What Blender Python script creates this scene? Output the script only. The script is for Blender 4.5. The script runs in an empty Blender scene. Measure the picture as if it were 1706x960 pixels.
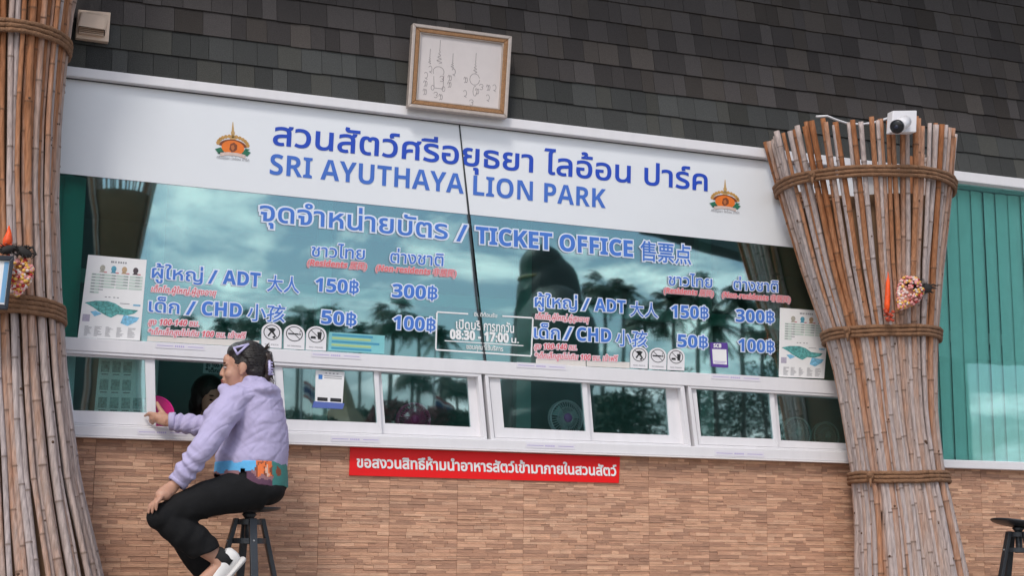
import bpy, bmesh, math, random
from mathutils import Vector, Matrix, noise
random.seed(7)
R = random.Random(11)
S = bpy.context.scene
COL = S.collection
PI = math.pi

# ------------------------------------------------------------------ camera
F = 2519.5656; CX, CY = 853.0, 480.0
MW = Matrix(((0.93385396, -0.06961786, -0.35081353),
             (-0.35754904, -0.15789749, -0.92044938),
             (0.00868714, 0.98499834, -0.172345)))      # camera axes -> world
# Blender wants the camera's own axes as columns; rows above are world axes in camera space
CAM = Vector((0.0, -7.205145, 0.55))
rot = MW.to_4x4()
cd = bpy.data.cameras.new('camera'); cam = bpy.data.objects.new('camera', cd); COL.objects.link(cam)
cam.matrix_world = Matrix.Translation(CAM) @ rot
cd.sensor_width = 36; cd.lens = F / 1706 * 36; cd.clip_start = .05; cd.clip_end = 2000
S.camera = cam

# ------------------------------------------------------------------ world, sun, exposure
SUN_EL, SUN_AZ = math.radians(48), math.radians(215)     # azimuth clockwise from +Y
w = bpy.data.worlds.new('World'); S.world = w; w.use_nodes = True
nt = w.node_tree; nt.nodes.clear()
def N(t, typ, **kw):
    n = t.nodes.new(typ)
    for k, v in kw.items():
        if hasattr(n, k): setattr(n, k, v)
    return n
sky = N(nt, 'ShaderNodeTexSky', sky_type='NISHITA', sun_disc=False)
sky.sun_elevation = SUN_EL; sky.sun_rotation = SUN_AZ; sky.dust_density = 2.0
tc = N(nt, 'ShaderNodeTexCoord'); sep = N(nt, 'ShaderNodeSeparateXYZ')
nt.links.new(tc.outputs['Generated'], sep.inputs[0])
az = N(nt, 'ShaderNodeMath', operation='ADD'); az.inputs[1].default_value = .22
nt.links.new(sep.outputs[2], az.inputs[0])
mx = N(nt, 'ShaderNodeMath', operation='MAXIMUM'); mx.inputs[1].default_value = .05
nt.links.new(az.outputs[0], mx.inputs[0])
dv = N(nt, 'ShaderNodeVectorMath', operation='DIVIDE')
cmb = N(nt, 'ShaderNodeCombineXYZ')
for i in range(3): nt.links.new(mx.outputs[0], cmb.inputs[i])
nt.links.new(tc.outputs['Generated'], dv.inputs[0]); nt.links.new(cmb.outputs[0], dv.inputs[1])
ns = N(nt, 'ShaderNodeTexNoise'); ns.inputs['Scale'].default_value = 3.4; ns.inputs['Detail'].default_value = 9
ns.inputs['Roughness'].default_value = .62; ns.inputs['Distortion'].default_value = .35
nt.links.new(dv.outputs[0], ns.inputs['Vector'])
cr = N(nt, 'ShaderNodeValToRGB'); cr.color_ramp.elements[0].position = .49; cr.color_ramp.elements[1].position = .62
nt.links.new(ns.outputs['Fac'], cr.inputs[0])
ns2 = N(nt, 'ShaderNodeTexNoise'); ns2.inputs['Scale'].default_value = 6; ns2.inputs['Detail'].default_value = 6
nt.links.new(dv.outputs[0], ns2.inputs['Vector'])
cr2 = N(nt, 'ShaderNodeValToRGB')
cr2.color_ramp.elements[0].position = .3; cr2.color_ramp.elements[0].color = (9.2, 9.8, 10.4, 1)
cr2.color_ramp.elements[1].position = .72; cr2.color_ramp.elements[1].color = (14, 13.8, 13.4, 1)
nt.links.new(ns2.outputs['Fac'], cr2.inputs[0])
mixw = N(nt, 'ShaderNodeMix', data_type='RGBA')
nt.links.new(cr.outputs[0], mixw.inputs[0]); nt.links.new(sky.outputs[0], mixw.inputs[6]); nt.links.new(cr2.outputs[0], mixw.inputs[7])
bg = N(nt, 'ShaderNodeBackground'); bg.inputs[1].default_value = .12
nt.links.new(mixw.outputs[2], bg.inputs[0])
wo = N(nt, 'ShaderNodeOutputWorld'); nt.links.new(bg.outputs[0], wo.inputs[0])

sl = bpy.data.lights.new('sun', 'SUN'); sl.energy = 1.1; sl.angle = math.radians(12); sl.color = (1, .96, .9)
so = bpy.data.objects.new('sun', sl); COL.objects.link(so)
sd = Vector((math.sin(SUN_AZ) * math.cos(SUN_EL), math.cos(SUN_AZ) * math.cos(SUN_EL), math.sin(SUN_EL)))
so.rotation_euler = sd.to_track_quat('Z', 'Y').to_euler()

S.view_settings.view_transform = 'Standard'; S.view_settings.look = 'None'
S.view_settings.exposure = 0.42; S.view_settings.gamma = 1
S.cycles.use_denoising = True
S.cycles.max_bounces = 10; S.cycles.transparent_max_bounces = 16; S.cycles.glossy_bounces = 4
S.cycles.sample_clamp_indirect = 6

# ------------------------------------------------------------------ measuring helpers
def ray(px, py): return MW @ Vector((px - CX, -(py - CY), -F))
def un(px, py, y=0.0):
    """point of the plane at depth y that lies under photo pixel px, py"""
    r = ray(px, py); t = (y - CAM.y) / r.y
    return CAM + r * t
def refl(px, py, yy):
    """point at depth yy (in front of the glass) mirrored by the glass at that pixel"""
    r = ray(px, py); p = un(px, py, 0); t = (yy) / (-r.y)
    return p + Vector((r.x, -r.y, r.z)) * t

# ------------------------------------------------------------------ materials
def lin(c):
    c = c / 255
    return c / 12.92 if c <= .04045 else ((c + .055) / 1.055) ** 2.4
def rgb(r, g, b): return (lin(r), lin(g), lin(b), 1)
MATS = {}
def mat(name, col, rough=.6, var=.0, scale=8, bump=0, bscale=60, spec=.5, metal=0, coat=0, attr=None, stretch=None, rnd=0):
    if name in MATS: return MATS[name]
    m = bpy.data.materials.new(name); m.use_nodes = True; t = m.node_tree
    p = t.nodes['Principled BSDF']
    if len(col) == 3: col = (*col, 1)
    p.inputs['Roughness'].default_value = rough; p.inputs['Metallic'].default_value = metal
    p.inputs['Specular IOR Level'].default_value = spec; p.inputs['Coat Weight'].default_value = coat
    p.inputs['Coat Roughness'].default_value = .04
    p.inputs['Base Color'].default_value = col
    c = N(t, 'ShaderNodeTexCoord'); vec = c.outputs['Object']
    if stretch:
        mp = N(t, 'ShaderNodeMapping'); mp.inputs['Scale'].default_value = stretch
        t.links.new(vec, mp.inputs[0]); vec = mp.outputs[0]
    src = None
    if attr:
        a = N(t, 'ShaderNodeAttribute', attribute_name=attr); src = a.outputs['Color']
    if var > 0:
        n = N(t, 'ShaderNodeTexNoise'); n.inputs['Scale'].default_value = scale; n.inputs['Detail'].default_value = 6
        n.inputs['Roughness'].default_value = .65
        t.links.new(vec, n.inputs['Vector'])
        mr = N(t, 'ShaderNodeMapRange'); mr.inputs[1].default_value = .25; mr.inputs[2].default_value = .75
        mr.inputs[3].default_value = 1 - var; mr.inputs[4].default_value = 1 + var
        t.links.new(n.outputs['Fac'], mr.inputs[0])
        fac = mr.outputs[0]
        if rnd:
            oi = N(t, 'ShaderNodeObjectInfo'); r2 = N(t, 'ShaderNodeMapRange')
            r2.inputs[3].default_value = 1 - rnd; r2.inputs[4].default_value = 1 + rnd
            t.links.new(oi.outputs['Random'], r2.inputs[0])
            ml = N(t, 'ShaderNodeMath', operation='MULTIPLY'); t.links.new(fac, ml.inputs[0]); t.links.new(r2.outputs[0], ml.inputs[1]); fac = ml.outputs[0]
        vm = N(t, 'ShaderNodeVectorMath', operation='SCALE')
        if src: t.links.new(src, vm.inputs[0])
        else: vm.inputs[0].default_value = col[:3]
        t.links.new(fac, vm.inputs['Scale']); src = vm.outputs[0]
    if src: t.links.new(src, p.inputs['Base Color'])
    if bump:
        n = N(t, 'ShaderNodeTexNoise'); n.inputs['Scale'].default_value = bscale; n.inputs['Detail'].default_value = 5
        t.links.new(vec, n.inputs['Vector'])
        b = N(t, 'ShaderNodeBump'); b.inputs['Strength'].default_value = bump; b.inputs['Distance'].default_value = .01
        t.links.new(n.outputs['Fac'], b.inputs['Height']); t.links.new(b.outputs[0], p.inputs['Normal'])
    MATS[name] = m
    return m

def glass_mat(name, tint, refl_fac):
    m = bpy.data.materials.new(name); m.use_nodes = True; t = m.node_tree; t.nodes.clear()
    tr = N(t, 'ShaderNodeBsdfTransparent'); tr.inputs[0].default_value = (*tint, 1)
    gl = N(t, 'ShaderNodeBsdfGlossy'); gl.inputs[0].default_value = (.82, .96, 1.0, 1); gl.inputs[1].default_value = .02
    fr = N(t, 'ShaderNodeLayerWeight'); fr.inputs[0].default_value = .25
    mr = N(t, 'ShaderNodeMapRange'); mr.inputs[3].default_value = refl_fac; mr.inputs[4].default_value = 1
    t.links.new(fr.outputs['Fresnel'], mr.inputs[0])
    # a little waviness of the float glass
    c = N(t, 'ShaderNodeTexCoord'); n = N(t, 'ShaderNodeTexNoise'); n.inputs['Scale'].default_value = 1.7
    b = N(t, 'ShaderNodeBump'); b.inputs['Strength'].default_value = .035; b.inputs['Distance'].default_value = .02
    t.links.new(c.outputs['Object'], n.inputs['Vector']); t.links.new(n.outputs['Fac'], b.inputs['Height']); t.links.new(b.outputs[0], gl.inputs['Normal'])
    mx = N(t, 'ShaderNodeMixShader'); t.links.new(mr.outputs[0], mx.inputs[0])
    t.links.new(tr.outputs[0], mx.inputs[1]); t.links.new(gl.outputs[0], mx.inputs[2])
    o = N(t, 'ShaderNodeOutputMaterial'); t.links.new(mx.outputs[0], o.inputs[0])
    return m

M = dict(
    white=mat('white_aluminium', (.78, .76, .78), .35, .035, 3, stretch=(6, 6, 1)),
    film=mat('white_sign_film', (.79, .81, .84), .3, .025, 2.0, coat=.12),
    paper=mat('paper', (.84, .83, .83), .7, .03, 12),
    cream=mat('cream_paper', (.66, .62, .58), .7, .06, 20),
    blue_dark=mat('sign_blue', rgb(28, 72, 186), .4, .12, 3),
    blue=mat('sign_blue_light', rgb(66, 112, 200), .4, .10, 3),
    blue_txt=mat('vinyl_blue', rgb(70, 120, 206), .45, .10, 5),
    halo=mat('vinyl_halo', (.70, .77, .89), .5),
    red_txt=mat('vinyl_red', rgb(222, 92, 106), .5),
    red_halo=mat('vinyl_red_halo', (.80, .66, .70), .5),
    pink_txt=mat('vinyl_pink', rgb(226, 110, 116), .5),
    pink_halo=mat('vinyl_pink_halo', rgb(214, 178, 184), .5),
    white_txt=mat('vinyl_white', (.84, .84, .84), .5),
    red_sign=mat('red_sign', rgb(238, 6, 10), .45, .04, 3),
    black=mat('black_print', (.02, .02, .022), .5),
    grey=mat('grey_print', (.28, .28, .30), .6),
    lilac=mat('lilac_print', rgb(176, 160, 214), .6),
    rubber=mat('joint_rubber', (.03, .035, .04), .5),
    sill_edge=mat('bright_aluminium', (.86, .83, .82), .3),
    dark=mat('dark_interior', (.09, .11, .11), .8, .1, 2),
)
GL = glass_mat('green_reflective_glass', (.48, .90, .82), .27)
GL3 = glass_mat('green_clear_glass', (.76, 1, .96), .13)
GL2 = glass_mat('green_window_glass', (.78, .97, .95), .20)

# ------------------------------------------------------------------ object helpers
def prop(o, label, cat, group=None, kind=None):
    if label: o['label'] = label
    if cat: o['category'] = cat
    if group: o['group'] = group
    if kind: o['kind'] = kind
    return o
def thing(name, label, cat, loc, group=None):
    o = bpy.data.objects.new(name, None); COL.objects.link(o); o.location = loc; o.empty_display_size = .1
    return prop(o, label, cat, group)
def link(name, me, m, parent=None, smooth=False):
    o = bpy.data.objects.new(name, me); COL.objects.link(o)
    if m is not None:
        for x in (m if isinstance(m, (list, tuple)) else [m]): me.materials.append(x)
    if smooth: me.polygons.foreach_set('use_smooth', [True] * len(me.polygons))
    if parent is not None:
        o.parent = parent
        pl = Vector(parent.location); q = parent.parent
        while q: pl += Vector(q.location); q = q.parent
        o.location = -pl          # meshes are written in world coordinates
    return o
def obj(name, bm, m, parent=None, smooth=False):
    me = bpy.data.meshes.new(name); bm.normal_update(); bm.to_mesh(me); bm.free()
    return link(name, me, m, parent, smooth)
def prism(bm, pts, y0, y1, py=None):
    """pixel outline traced on the plane y0 (front), given thickness back to y1"""
    a = [un(x, y, y0 if py is None else py) for x, y in pts]
    return prism3(bm, a, y0, y1)
def prism3(bm, a, y0, y1):
    f = [bm.verts.new((p.x, y0, p.z)) for p in a]; b = [bm.verts.new((p.x, y1, p.z)) for p in a]
    bm.faces.new(f[::-1] if False else f); n = len(f)
    try: bm.faces.new(b[::-1])
    except ValueError: pass
    for i in range(n): bm.faces.new((f[i], b[i], b[(i + 1) % n], f[(i + 1) % n]))
def flat(bm, pts, y):
    bm.faces.new([bm.verts.new(un(px, py, y)) for px, py in pts])
def fix(bm): bmesh.ops.recalc_face_normals(bm, faces=bm.faces[:])
def bevel(bm, r, s=2):
    bmesh.ops.bevel(bm, geom=bm.edges[:], offset=r, segments=s, affect='EDGES', profile=.5, clamp_overlap=True)
def ring(bm, o, i, y0, y1):
    """frame between outer and inner pixel quads"""
    for k in range(4):
        j = (k + 1) % 4
        q = [o[k], o[j], i[j], i[k]]
        prism(bm, q, y0, y1)
def box(bm, c, s, rot=None, m=None):
    r = bmesh.ops.create_cube(bm, size=1, matrix=Matrix.Translation(c) @ (rot.to_4x4() if rot else Matrix()) @ Matrix.Diagonal((*s, 1)))
    return r['verts']
def tube(bm, pts, rad, seg=8, cap=True, ell=None):
    """pts: Vectors; rad: number or list"""
    n = len(pts); rad = rad if isinstance(rad, (list, tuple)) else [rad] * n
    up = Vector((0, 0, 1)); rings = []; prev = None
    for i, p in enumerate(pts):
        d = (pts[min(i + 1, n - 1)] - pts[max(i - 1, 0)]).normalized()
        if prev is None:
            a = d.cross(Vector((0, 1, 0)))
            if a.length < .2: a = d.cross(Vector((1, 0, 0)))
            a.normalize()
        else:
            a = (prev - d * prev.dot(d)).normalized()
        prev = a; b = d.cross(a)
        ra, rb = rad[i] if isinstance(rad[i], (tuple, list)) else (rad[i], rad[i])
        rings.append([bm.verts.new(p + a * math.cos(2 * PI * k / seg) * ra + b * math.sin(2 * PI * k / seg) * rb) for k in range(seg)])
    for i in range(n - 1):
        for k in range(seg):
            bm.faces.new((rings[i][k], rings[i][(k + 1) % seg], rings[i + 1][(k + 1) % seg], rings[i + 1][k]))
    if cap:
        bm.faces.new(rings[0][::-1]); bm.faces.new(rings[-1])
def ball(bm, c, r, rot=None, u=16, v=12):
    if not isinstance(r, (tuple, list)): r = (r, r, r)
    bmesh.ops.create_uvsphere(bm, u_segments=u, v_segments=v, radius=1, matrix=Matrix.Translation(c) @ (rot.to_4x4() if rot else Matrix()) @ Matrix.Diagonal((*r, 1)))
def torus(bm, c, ax, r, t, seg=32, s2=8):
    q = ax.to_track_quat('Z', 'Y').to_matrix(); rs = []
    for i in range(seg):
        a = 2 * PI * i / seg; d = Vector((math.cos(a), math.sin(a), 0)); row = []
        for k in range(s2):
            b = 2 * PI * k / s2
            row.append(bm.verts.new(c + q @ (d * (r + t * math.cos(b)) + Vector((0, 0, t * math.sin(b))))))
        rs.append(row)
    for i in range(seg):
        for k in range(s2):
            bm.faces.new((rs[i][k], rs[(i + 1) % seg][k], rs[(i + 1) % seg][(k + 1) % s2], rs[i][(k + 1) % s2]))
def bold(body):
    o = ''
    for ch in body:
        if 'A' <= ch <= 'Z': o += chr(0x1D5D4 + ord(ch) - 65)
        elif 'a' <= ch <= 'z': o += chr(0x1D5EE + ord(ch) - 97)
        elif '0' <= ch <= '9': o += chr(0x1D7EC + ord(ch) - 48)
        else: o += ch
    return o
def text_mesh(body, offset=0.0, shear=0.0, res=3):
    c = bpy.data.curves.new('lettering', 'FONT'); c.body = bold(body); c.size = 1; c.shear = shear
    o = bpy.data.objects.new('lettering', c); COL.objects.link(o)
    bpy.context.view_layer.update(); dg = bpy.context.evaluated_depsgraph_get()
    cv = o.to_curve(dg)
    sp = []
    for s_ in cv.splines:
        P_ = [(p.co.copy(), p.handle_left.copy(), p.handle_right.copy(), p.handle_left_type, p.handle_right_type) for p in s_.bezier_points]
        if not P_:
            pl = [p.co.to_3d() for p in s_.points]; P_ = [(p, lerp(p, pl[i - 1], .33), lerp(p, pl[(i + 1) % len(pl)], .33), 'FREE', 'FREE') for i, p in enumerate(pl)]
        if len(P_) < 2: continue
        poly = []
        for i in range(len(P_)):
            a, b = P_[i], P_[(i + 1) % len(P_)]
            for t_ in (0, .5):
                u = 1 - t_; poly.append(a[0] * u**3 + a[2] * 3 * u * u * t_ + b[1] * 3 * u * t_ * t_ + b[0] * t_**3)
        ar = sum(p.x * q.y - q.x * p.y for p, q in zip(poly, poly[1:] + poly[:1])) / 2
        sp.append((P_, poly, ar))
    bpy.data.objects.remove(o); bpy.data.curves.remove(c)
    def inside(p, poly):
        r = False
        for a, b in zip(poly, poly[1:] + poly[:1]):
            if (a.y > p.y) != (b.y > p.y) and p.x < (b.x - a.x) * (p.y - a.y) / (b.y - a.y) + a.x: r = not r
        return r
    def holder(h):
        best = None
        for g_ in sp:
            if g_ is h or g_[2] * h[2] > 0 or abs(g_[2]) < abs(h[2]): continue
            if all(inside(q, g_[1]) for q in h[1][::max(1, len(h[1]) // 4)]) and (best is None or abs(g_[2]) < abs(best[2])): best = g_
        return best
    hold = [holder(x) for x in sp]
    groups = [[x] for x, h in zip(sp, hold) if h is None]
    for x, h in zip(sp, hold):
        if h is not None:
            for g_ in groups:
                if g_[0] is h: g_.append(x)
    V, Fc = [], []
    for gi, g_ in enumerate(groups):
        k = bpy.data.curves.new('k', 'CURVE'); k.dimensions = '2D'; k.resolution_u = res; k.fill_mode = 'FRONT' if offset else 'BOTH'
        if offset: k.bevel_depth = offset; k.bevel_resolution = 1
        for P_, _, _ in g_:
            n = k.splines.new('BEZIER'); n.bezier_points.add(len(P_) - 1); n.use_cyclic_u = True
            for bp, (co, hl, hr, tl, tr_) in zip(n.bezier_points, P_):
                bp.handle_left_type = bp.handle_right_type = 'FREE'; bp.co = co; bp.handle_left = hl; bp.handle_right = hr
        ko = bpy.data.objects.new('k', k); COL.objects.link(ko); bpy.context.view_layer.update()
        me = bpy.data.meshes.new_from_object(ko.evaluated_get(bpy.context.evaluated_depsgraph_get()))
        n0 = len(V); dz = (gi % 3) * .16 * max(offset, .001)
        V += [(v.co.x, v.co.y, v.co.z + dz) for v in me.vertices]; Fc += [[i + n0 for i in p.vertices] for p in me.polygons]
        bpy.data.objects.remove(ko); bpy.data.curves.remove(k); bpy.data.meshes.remove(me)
    me = bpy.data.meshes.new('lettering'); me.from_pydata(V, [], Fc)
    return me
def lettering(parent, body, p0, p1, h, unit=.558, lean=0.0, m=None, halo=None, off=.02, hoff=.06, y=-.004, shear=0.0, name='lettering'):
    """body set on a photo baseline p0..p1; h = pixel height of the letter whose height in the font is unit"""
    base = text_mesh(body, 0, shear)
    xs = [v.co.x for v in base.vertices]; x0, x1 = min(xs), max(xs); bpy.data.meshes.remove(base)
    O = un(*p0, y); U = (un(*p1, y) - O) / (x1 - x0)
    V = (un(p0[0] + lean * h, p0[1] - h, y) - O) / unit
    out = []
    for mm, oo, dy, nm in ((halo, hoff, 0, 'letter_outline'), (m, off, -.0012, name)):
        if mm is None: continue
        me = text_mesh(body, oo, shear)
        for v in me.vertices:
            q = O + U * (v.co.x - x0) + V * v.co.y; z_ = v.co.z; v.co = (q.x, y + dy - z_ * .0004 / max(oo, .001), q.z)
        out.append(link(nm, me, mm, parent))
    return out
def remesh(bm, voxel, smooth=6, fac=.5):
    me = bpy.data.meshes.new('raw'); fix(bm); bm.to_mesh(me); bm.free()
    o = bpy.data.objects.new('raw', me); COL.objects.link(o)
    r = o.modifiers.new('r', 'REMESH'); r.mode = 'VOXEL'; r.voxel_size = voxel
    if smooth:
        s = o.modifiers.new('s', 'SMOOTH'); s.iterations = smooth; s.factor = fac
    bpy.context.view_layer.update()
    out = bpy.data.meshes.new_from_object(o.evaluated_get(bpy.context.evaluated_depsgraph_get()))
    bpy.data.objects.remove(o)
    return out
def lerp(a, b, t): return a + (b - a) * t
def line_y(p, q, x): return p[1] + (q[1] - p[1]) * (x - p[0]) / (q[0] - p[0])
def quadmap(q):
    (a, b, c, d) = [Vector(p) for p in q]       # TL, TR, BR, BL
    return lambda u, v: tuple((a * (1 - u) + b * u) * (1 - v) + (d * (1 - u) + c * u) * v)
def urect(bm, Q, u0, v0, u1, v1, y): flat(bm, [Q(u0, v0), Q(u1, v0), Q(u1, v1), Q(u0, v1)], y)

# ================================================================== GROUND
bm = bmesh.new()
for v in [(-400, -600), (400, -600), (400, 200), (-400, 200)]: bm.verts.new((*v, 0))
bm.faces.new(bm.verts[:])
g = obj('ground', bm, mat('ground_concrete', (.30, .28, .26), .85, .15, .8, .3, 20)); g['kind'] = 'structure'

# ================================================================== TICKET OFFICE BUILDING
bld = thing('ticket_office', 'single storey ticket office with dark shingles above green glass and tan stone tiles below', 'building', (3.1, 0, 0))
ZS, ZF = 1.055, 2.815     # under the sill; top of the sign trim

# --- stone tile cladding: one strip after another, each with its own depth and colour
bm = bmesh.new(); ca = bm.loops.layers.float_color.new('tone')
pal = [(158, 112, 84), (172, 126, 96), (186, 141, 110), (165, 119, 92), (143, 98, 72), (192, 150, 120), (178, 133, 104), (126, 85, 62), (170, 130, 104)]
def strip(x0, x1, z0, z1, d, c):
    vs = [bm.verts.new(p) for p in ((x0, -d, z0), (x1, -d, z0), (x1, -d, z1), (x0, -d, z1), (x0, .02, z0), (x1, .02, z0), (x1, .02, z1), (x0, .02, z1))]
    for f in ((0, 1, 2, 3), (0, 3, 7, 4), (1, 5, 6, 2), (3, 2, 6, 7), (0, 4, 5, 1)):
        fc = bm.faces.new([vs[i] for i in f])
        for l in fc.loops: l[ca] = c
tw, th = .352, .30
z = -.02; row = 0
while z < ZS:
    hh = R.choice([.009, .012, .015, .018])
    z1 = min(z + hh, ZS + .01)
    x = -1.6
    while x < 8.2:
        te = (math.floor((x + 1e-6) / tw) + 1) * tw
        ln = R.choice([.04, .06, .08, .11, .15]) * R.uniform(.8, 1.25)
        x1 = x + ln
        if x1 > te - .03: x1 = te
        c = pal[R.randrange(len(pal))] if R.random() < .82 else pal[R.choice([4, 7])]
        k = R.uniform(.9, 1.08)
        c = tuple(lerp(m_, lin(v_) * k * 1.7, .5) for m_, v_ in zip((.53, .335, .24), c)) + (1,)
        gx = .0003 if x1 == te else 0
        strip(x + .0006, x1 - .0006 - gx, z + .0004, z1 - .0004, .004 + R.uniform(0, .0045), c)
        x = x1
    z = z1
obj('tile_wall', bm, mat('stone_tile', (.4, .3, .2), .75, .22, 26, .35, 120, attr='tone', stretch=(.5, 1, 2.6)), bld)
bm = bmesh.new(); box(bm, (3.3, .06, ZS / 2), (9.8, .1, ZS)); obj('wall_core', bm, mat('grout', (.21, .15, .11), .9), bld)

# --- shingled mansard: courses of tabs, each tab its own tone
SL = .16                                        # lean back per metre of height
bm = bmesh.new(); ca = bm.loops.layers.float_color.new('tone')
ztop = 5.0; zc = ZF - .02; row = 0
while zc < ztop:
    hh = .132; x = -1.7 + R.uniform(0, .1)
    while x < 8.4:
        ln = R.choice([.075, .09, .105, .12, .14]); x1 = x + ln
        k = R.choice([.62, .66, .78, .86, .92, 1.0]) * R.uniform(.92, 1.08)
        base = (.088, .079, .077)
        if R.random() < .25: base = (.092, .08, .073)
        if zc < ZF + .2: base = (base[0] * .92, base[1] * 1.05, base[2] * 1.05)
        c = (base[0] * k, base[1] * k, base[2] * k, 1)
        up = R.choice([.0, .0, .002]); y0 = (zc - ZF) * SL - .022 - up; y1 = (zc + hh - ZF) * SL - .012
        zj = zc - R.choice([0, 0, 0, .003])
        vs = [bm.verts.new(p) for p in ((x, y0, zj), (x1 - .002, y0, zj), (x1 - .002, y1, zc + hh), (x, y1, zc + hh), (x, y0 + .02, zj), (x1 - .002, y0 + .02, zj))]
        for f in ((0, 1, 2, 3), (0, 4, 5, 1), (0, 3, 4), (1, 5, 2)):
            fc = bm.faces.new([vs[i] for i in f])
            for l in fc.loops: l[ca] = c
        x = x1
    zc += hh; row += 1
obj('shingle_roof', bm, mat('asphalt_shingle', (.05, .05, .05), .95, .35, 260, .5, 300, attr='tone', spec=.2), bld)
bm = bmesh.new()
a = [(-1.7, ZF - .02), (8.4, ZF - .02), (8.4, ztop), (-1.7, ztop)]
vs = [bm.verts.new((x, (z - ZF) * SL + .012, z)) for x, z in a]; bm.faces.new(vs)
obj('roof_deck', bm, mat('roof_deck', (.015, .015, .015), .95), bld)
# eave that shades the top of the mansard
bm = bmesh.new(); box(bm, (3.3, -.25, 5.06), (10.4, 2.2, .12)); obj('eave', bm, mat('eave_board', (.16, .15, .15), .8, .1, 3), bld)
# --- white trim under the shingles
bm = bmesh.new()
prism(bm, [(-200, 72.3), (1760, 304), (1760, 320), (-200, 88.3)], -.045, .02); bevel(bm, .004)
prism(bm, [(-200, 88.8), (1760, 320.5), (1760, 324), (-200, 91.7)], -.012, .02)
obj('fascia_trim', bm, M['white'], bld)
bm = bmesh.new(); prism(bm, [(-200, 92.3), (1276, 266.6), (1276, 268), (-200, 93.7)], -.009, .01); obj('trim_gasket', bm, M['rubber'], bld)
# --- side walls, back, roof slab, floor of the room
bm = bmesh.new()
for x in (-1.55, 8.2): box(bm, (x, 2.0, 1.5), (.1, 3.8, 3.0))
box(bm, (3.3, 3.9, 1.5), (9.8, .1, 3.0))
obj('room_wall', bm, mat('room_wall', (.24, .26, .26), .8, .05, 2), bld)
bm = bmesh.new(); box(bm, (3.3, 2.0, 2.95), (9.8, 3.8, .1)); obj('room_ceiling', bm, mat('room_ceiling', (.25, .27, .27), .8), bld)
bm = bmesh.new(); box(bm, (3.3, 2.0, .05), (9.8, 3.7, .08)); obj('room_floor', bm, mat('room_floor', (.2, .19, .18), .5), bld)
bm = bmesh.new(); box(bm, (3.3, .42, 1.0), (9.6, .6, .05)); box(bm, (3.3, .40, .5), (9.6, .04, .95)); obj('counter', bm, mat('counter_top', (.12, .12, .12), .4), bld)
# inside partition: pale posts and a rail seen through the glass
bm = bmesh.new()
for x0, x1, yy in ((1.02, 1.10, 1.0), (1.95, 2.03, 1.0), (3.15, 3.24, 1.0), (4.35, 4.44, 1.0), (5.5, 5.6, 1.0)):
    box(bm, ((x0 + x1) / 2, yy, 1.5), (x1 - x0, .06, 2.9))
box(bm, (3.3, 1.0, 1.98), (9.6, .05, .07))
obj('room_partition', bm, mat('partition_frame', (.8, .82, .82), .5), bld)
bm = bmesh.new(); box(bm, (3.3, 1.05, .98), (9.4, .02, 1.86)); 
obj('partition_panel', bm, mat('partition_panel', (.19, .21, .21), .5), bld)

# --- upper glazing: two sheets meeting at the dark joint, and the sheet beyond the right pillar
TOPL = ((60, 124), (1276, 268))
def topy(x): return line_y(*TOPL, x)
def raily(x): return line_y((103, 561), (1395, 635), x)
bm = bmesh.new(); prism(bm, [(-200, topy(-200)), (764, topy(764)), (808, raily(808) + 3), (-200, raily(-200) + 3)], 0, .008)
obj('glass_sheet', bm, GL, bld)
bm = bmesh.new(); prism(bm, [(767, topy(767)), (1440, topy(1440)), (1460, raily(1460) + 3), (811, raily(811) + 3)], 0, .008)
obj('glass_sheet', bm, GL, bld)
bm = bmesh.new(); prism(bm, [(1500, 290), (1760, 322), (1760, 776), (1500, 766)], 0, .008)
obj('glass_sheet', bm, GL3, bld)
bm = bmesh.new()
jl = [(765.5, topy(765)), (775, 300), (783, 378), (795, 500), (808.5, raily(808))]
for a, b in zip(jl, jl[1:]): prism(bm, [(a[0] - .9, a[1]), (a[0] + .9, a[1]), (b[0] + .9, b[1]), (b[0] - .9, b[1])], -.0075, .004)
obj('glass_joint', bm, M['rubber'], bld)

# --- rail and sill of the sliding windows
bm = bmesh.new()
prism(bm, [(-200, raily(-200)), (1450, raily(1450)), (1450, 660.5), (-200, 565.4)], -.035, .06); bevel(bm, .003)
obj('window_rail', bm, M['white'], bld)
bm = bmesh.new()
prism(bm, [(-200, 697.8), (1450, 754.2), (1450, 771), (-200, 714.6)], -.055, .06); bevel(bm, .004)
obj('window_sill', bm, M['white'], bld)
bm = bmesh.new()
prism(bm, [(-200, 714.8), (1450, 771.2), (1450, 773.4), (-200, 717.2)], -.062, .03)
obj('sill_drip_edge', bm, M['sill_edge'], bld)
bm = bmesh.new(); prism(bm, [(1470, 763), (1760, 772), (1760, 786), (1470, 776.6)], -.05, .06); bevel(bm, .004); obj('window_sill', bm, M['white'], bld)

# --- four sliding window units
UN = [
 (((104, 583), (446, 603), (452, 720), (121, 708.6)), [((104, 592.5), (241.5, 599.6), (244.5, 688), (118, 684))], 'open sliding window beside the seated woman'),
 (((450, 603.4), (802, 623), (812, 732.6), (458, 720.3)), [((470.6, 612.5), (623, 619), (629, 705), (476, 699)), ((635, 619.5), (779, 628), (785, 712), (641.5, 705.5))], 'closed sliding window above the left end of the red banner'),
 (((808, 623.4), (1140, 642), (1152, 744.3), (818, 732.8)), [((833, 631), (970, 637.5), (977, 719), (840, 713)), ((982.5, 639), (1110, 647.6), (1116, 725.6), (989, 721))], 'sliding window with the pink and white desk fan behind it'),
 (((1146, 642.3), (1440, 658.6), (1456, 754.4), (1158, 744.5)), [((1160, 649), (1282.5, 654), (1290, 732), (1168, 727)), ((1294, 656), (1426, 663), (1438, 740.5), (1301, 734))], 'sliding window nearest the right stick pillar'),
]
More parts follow.
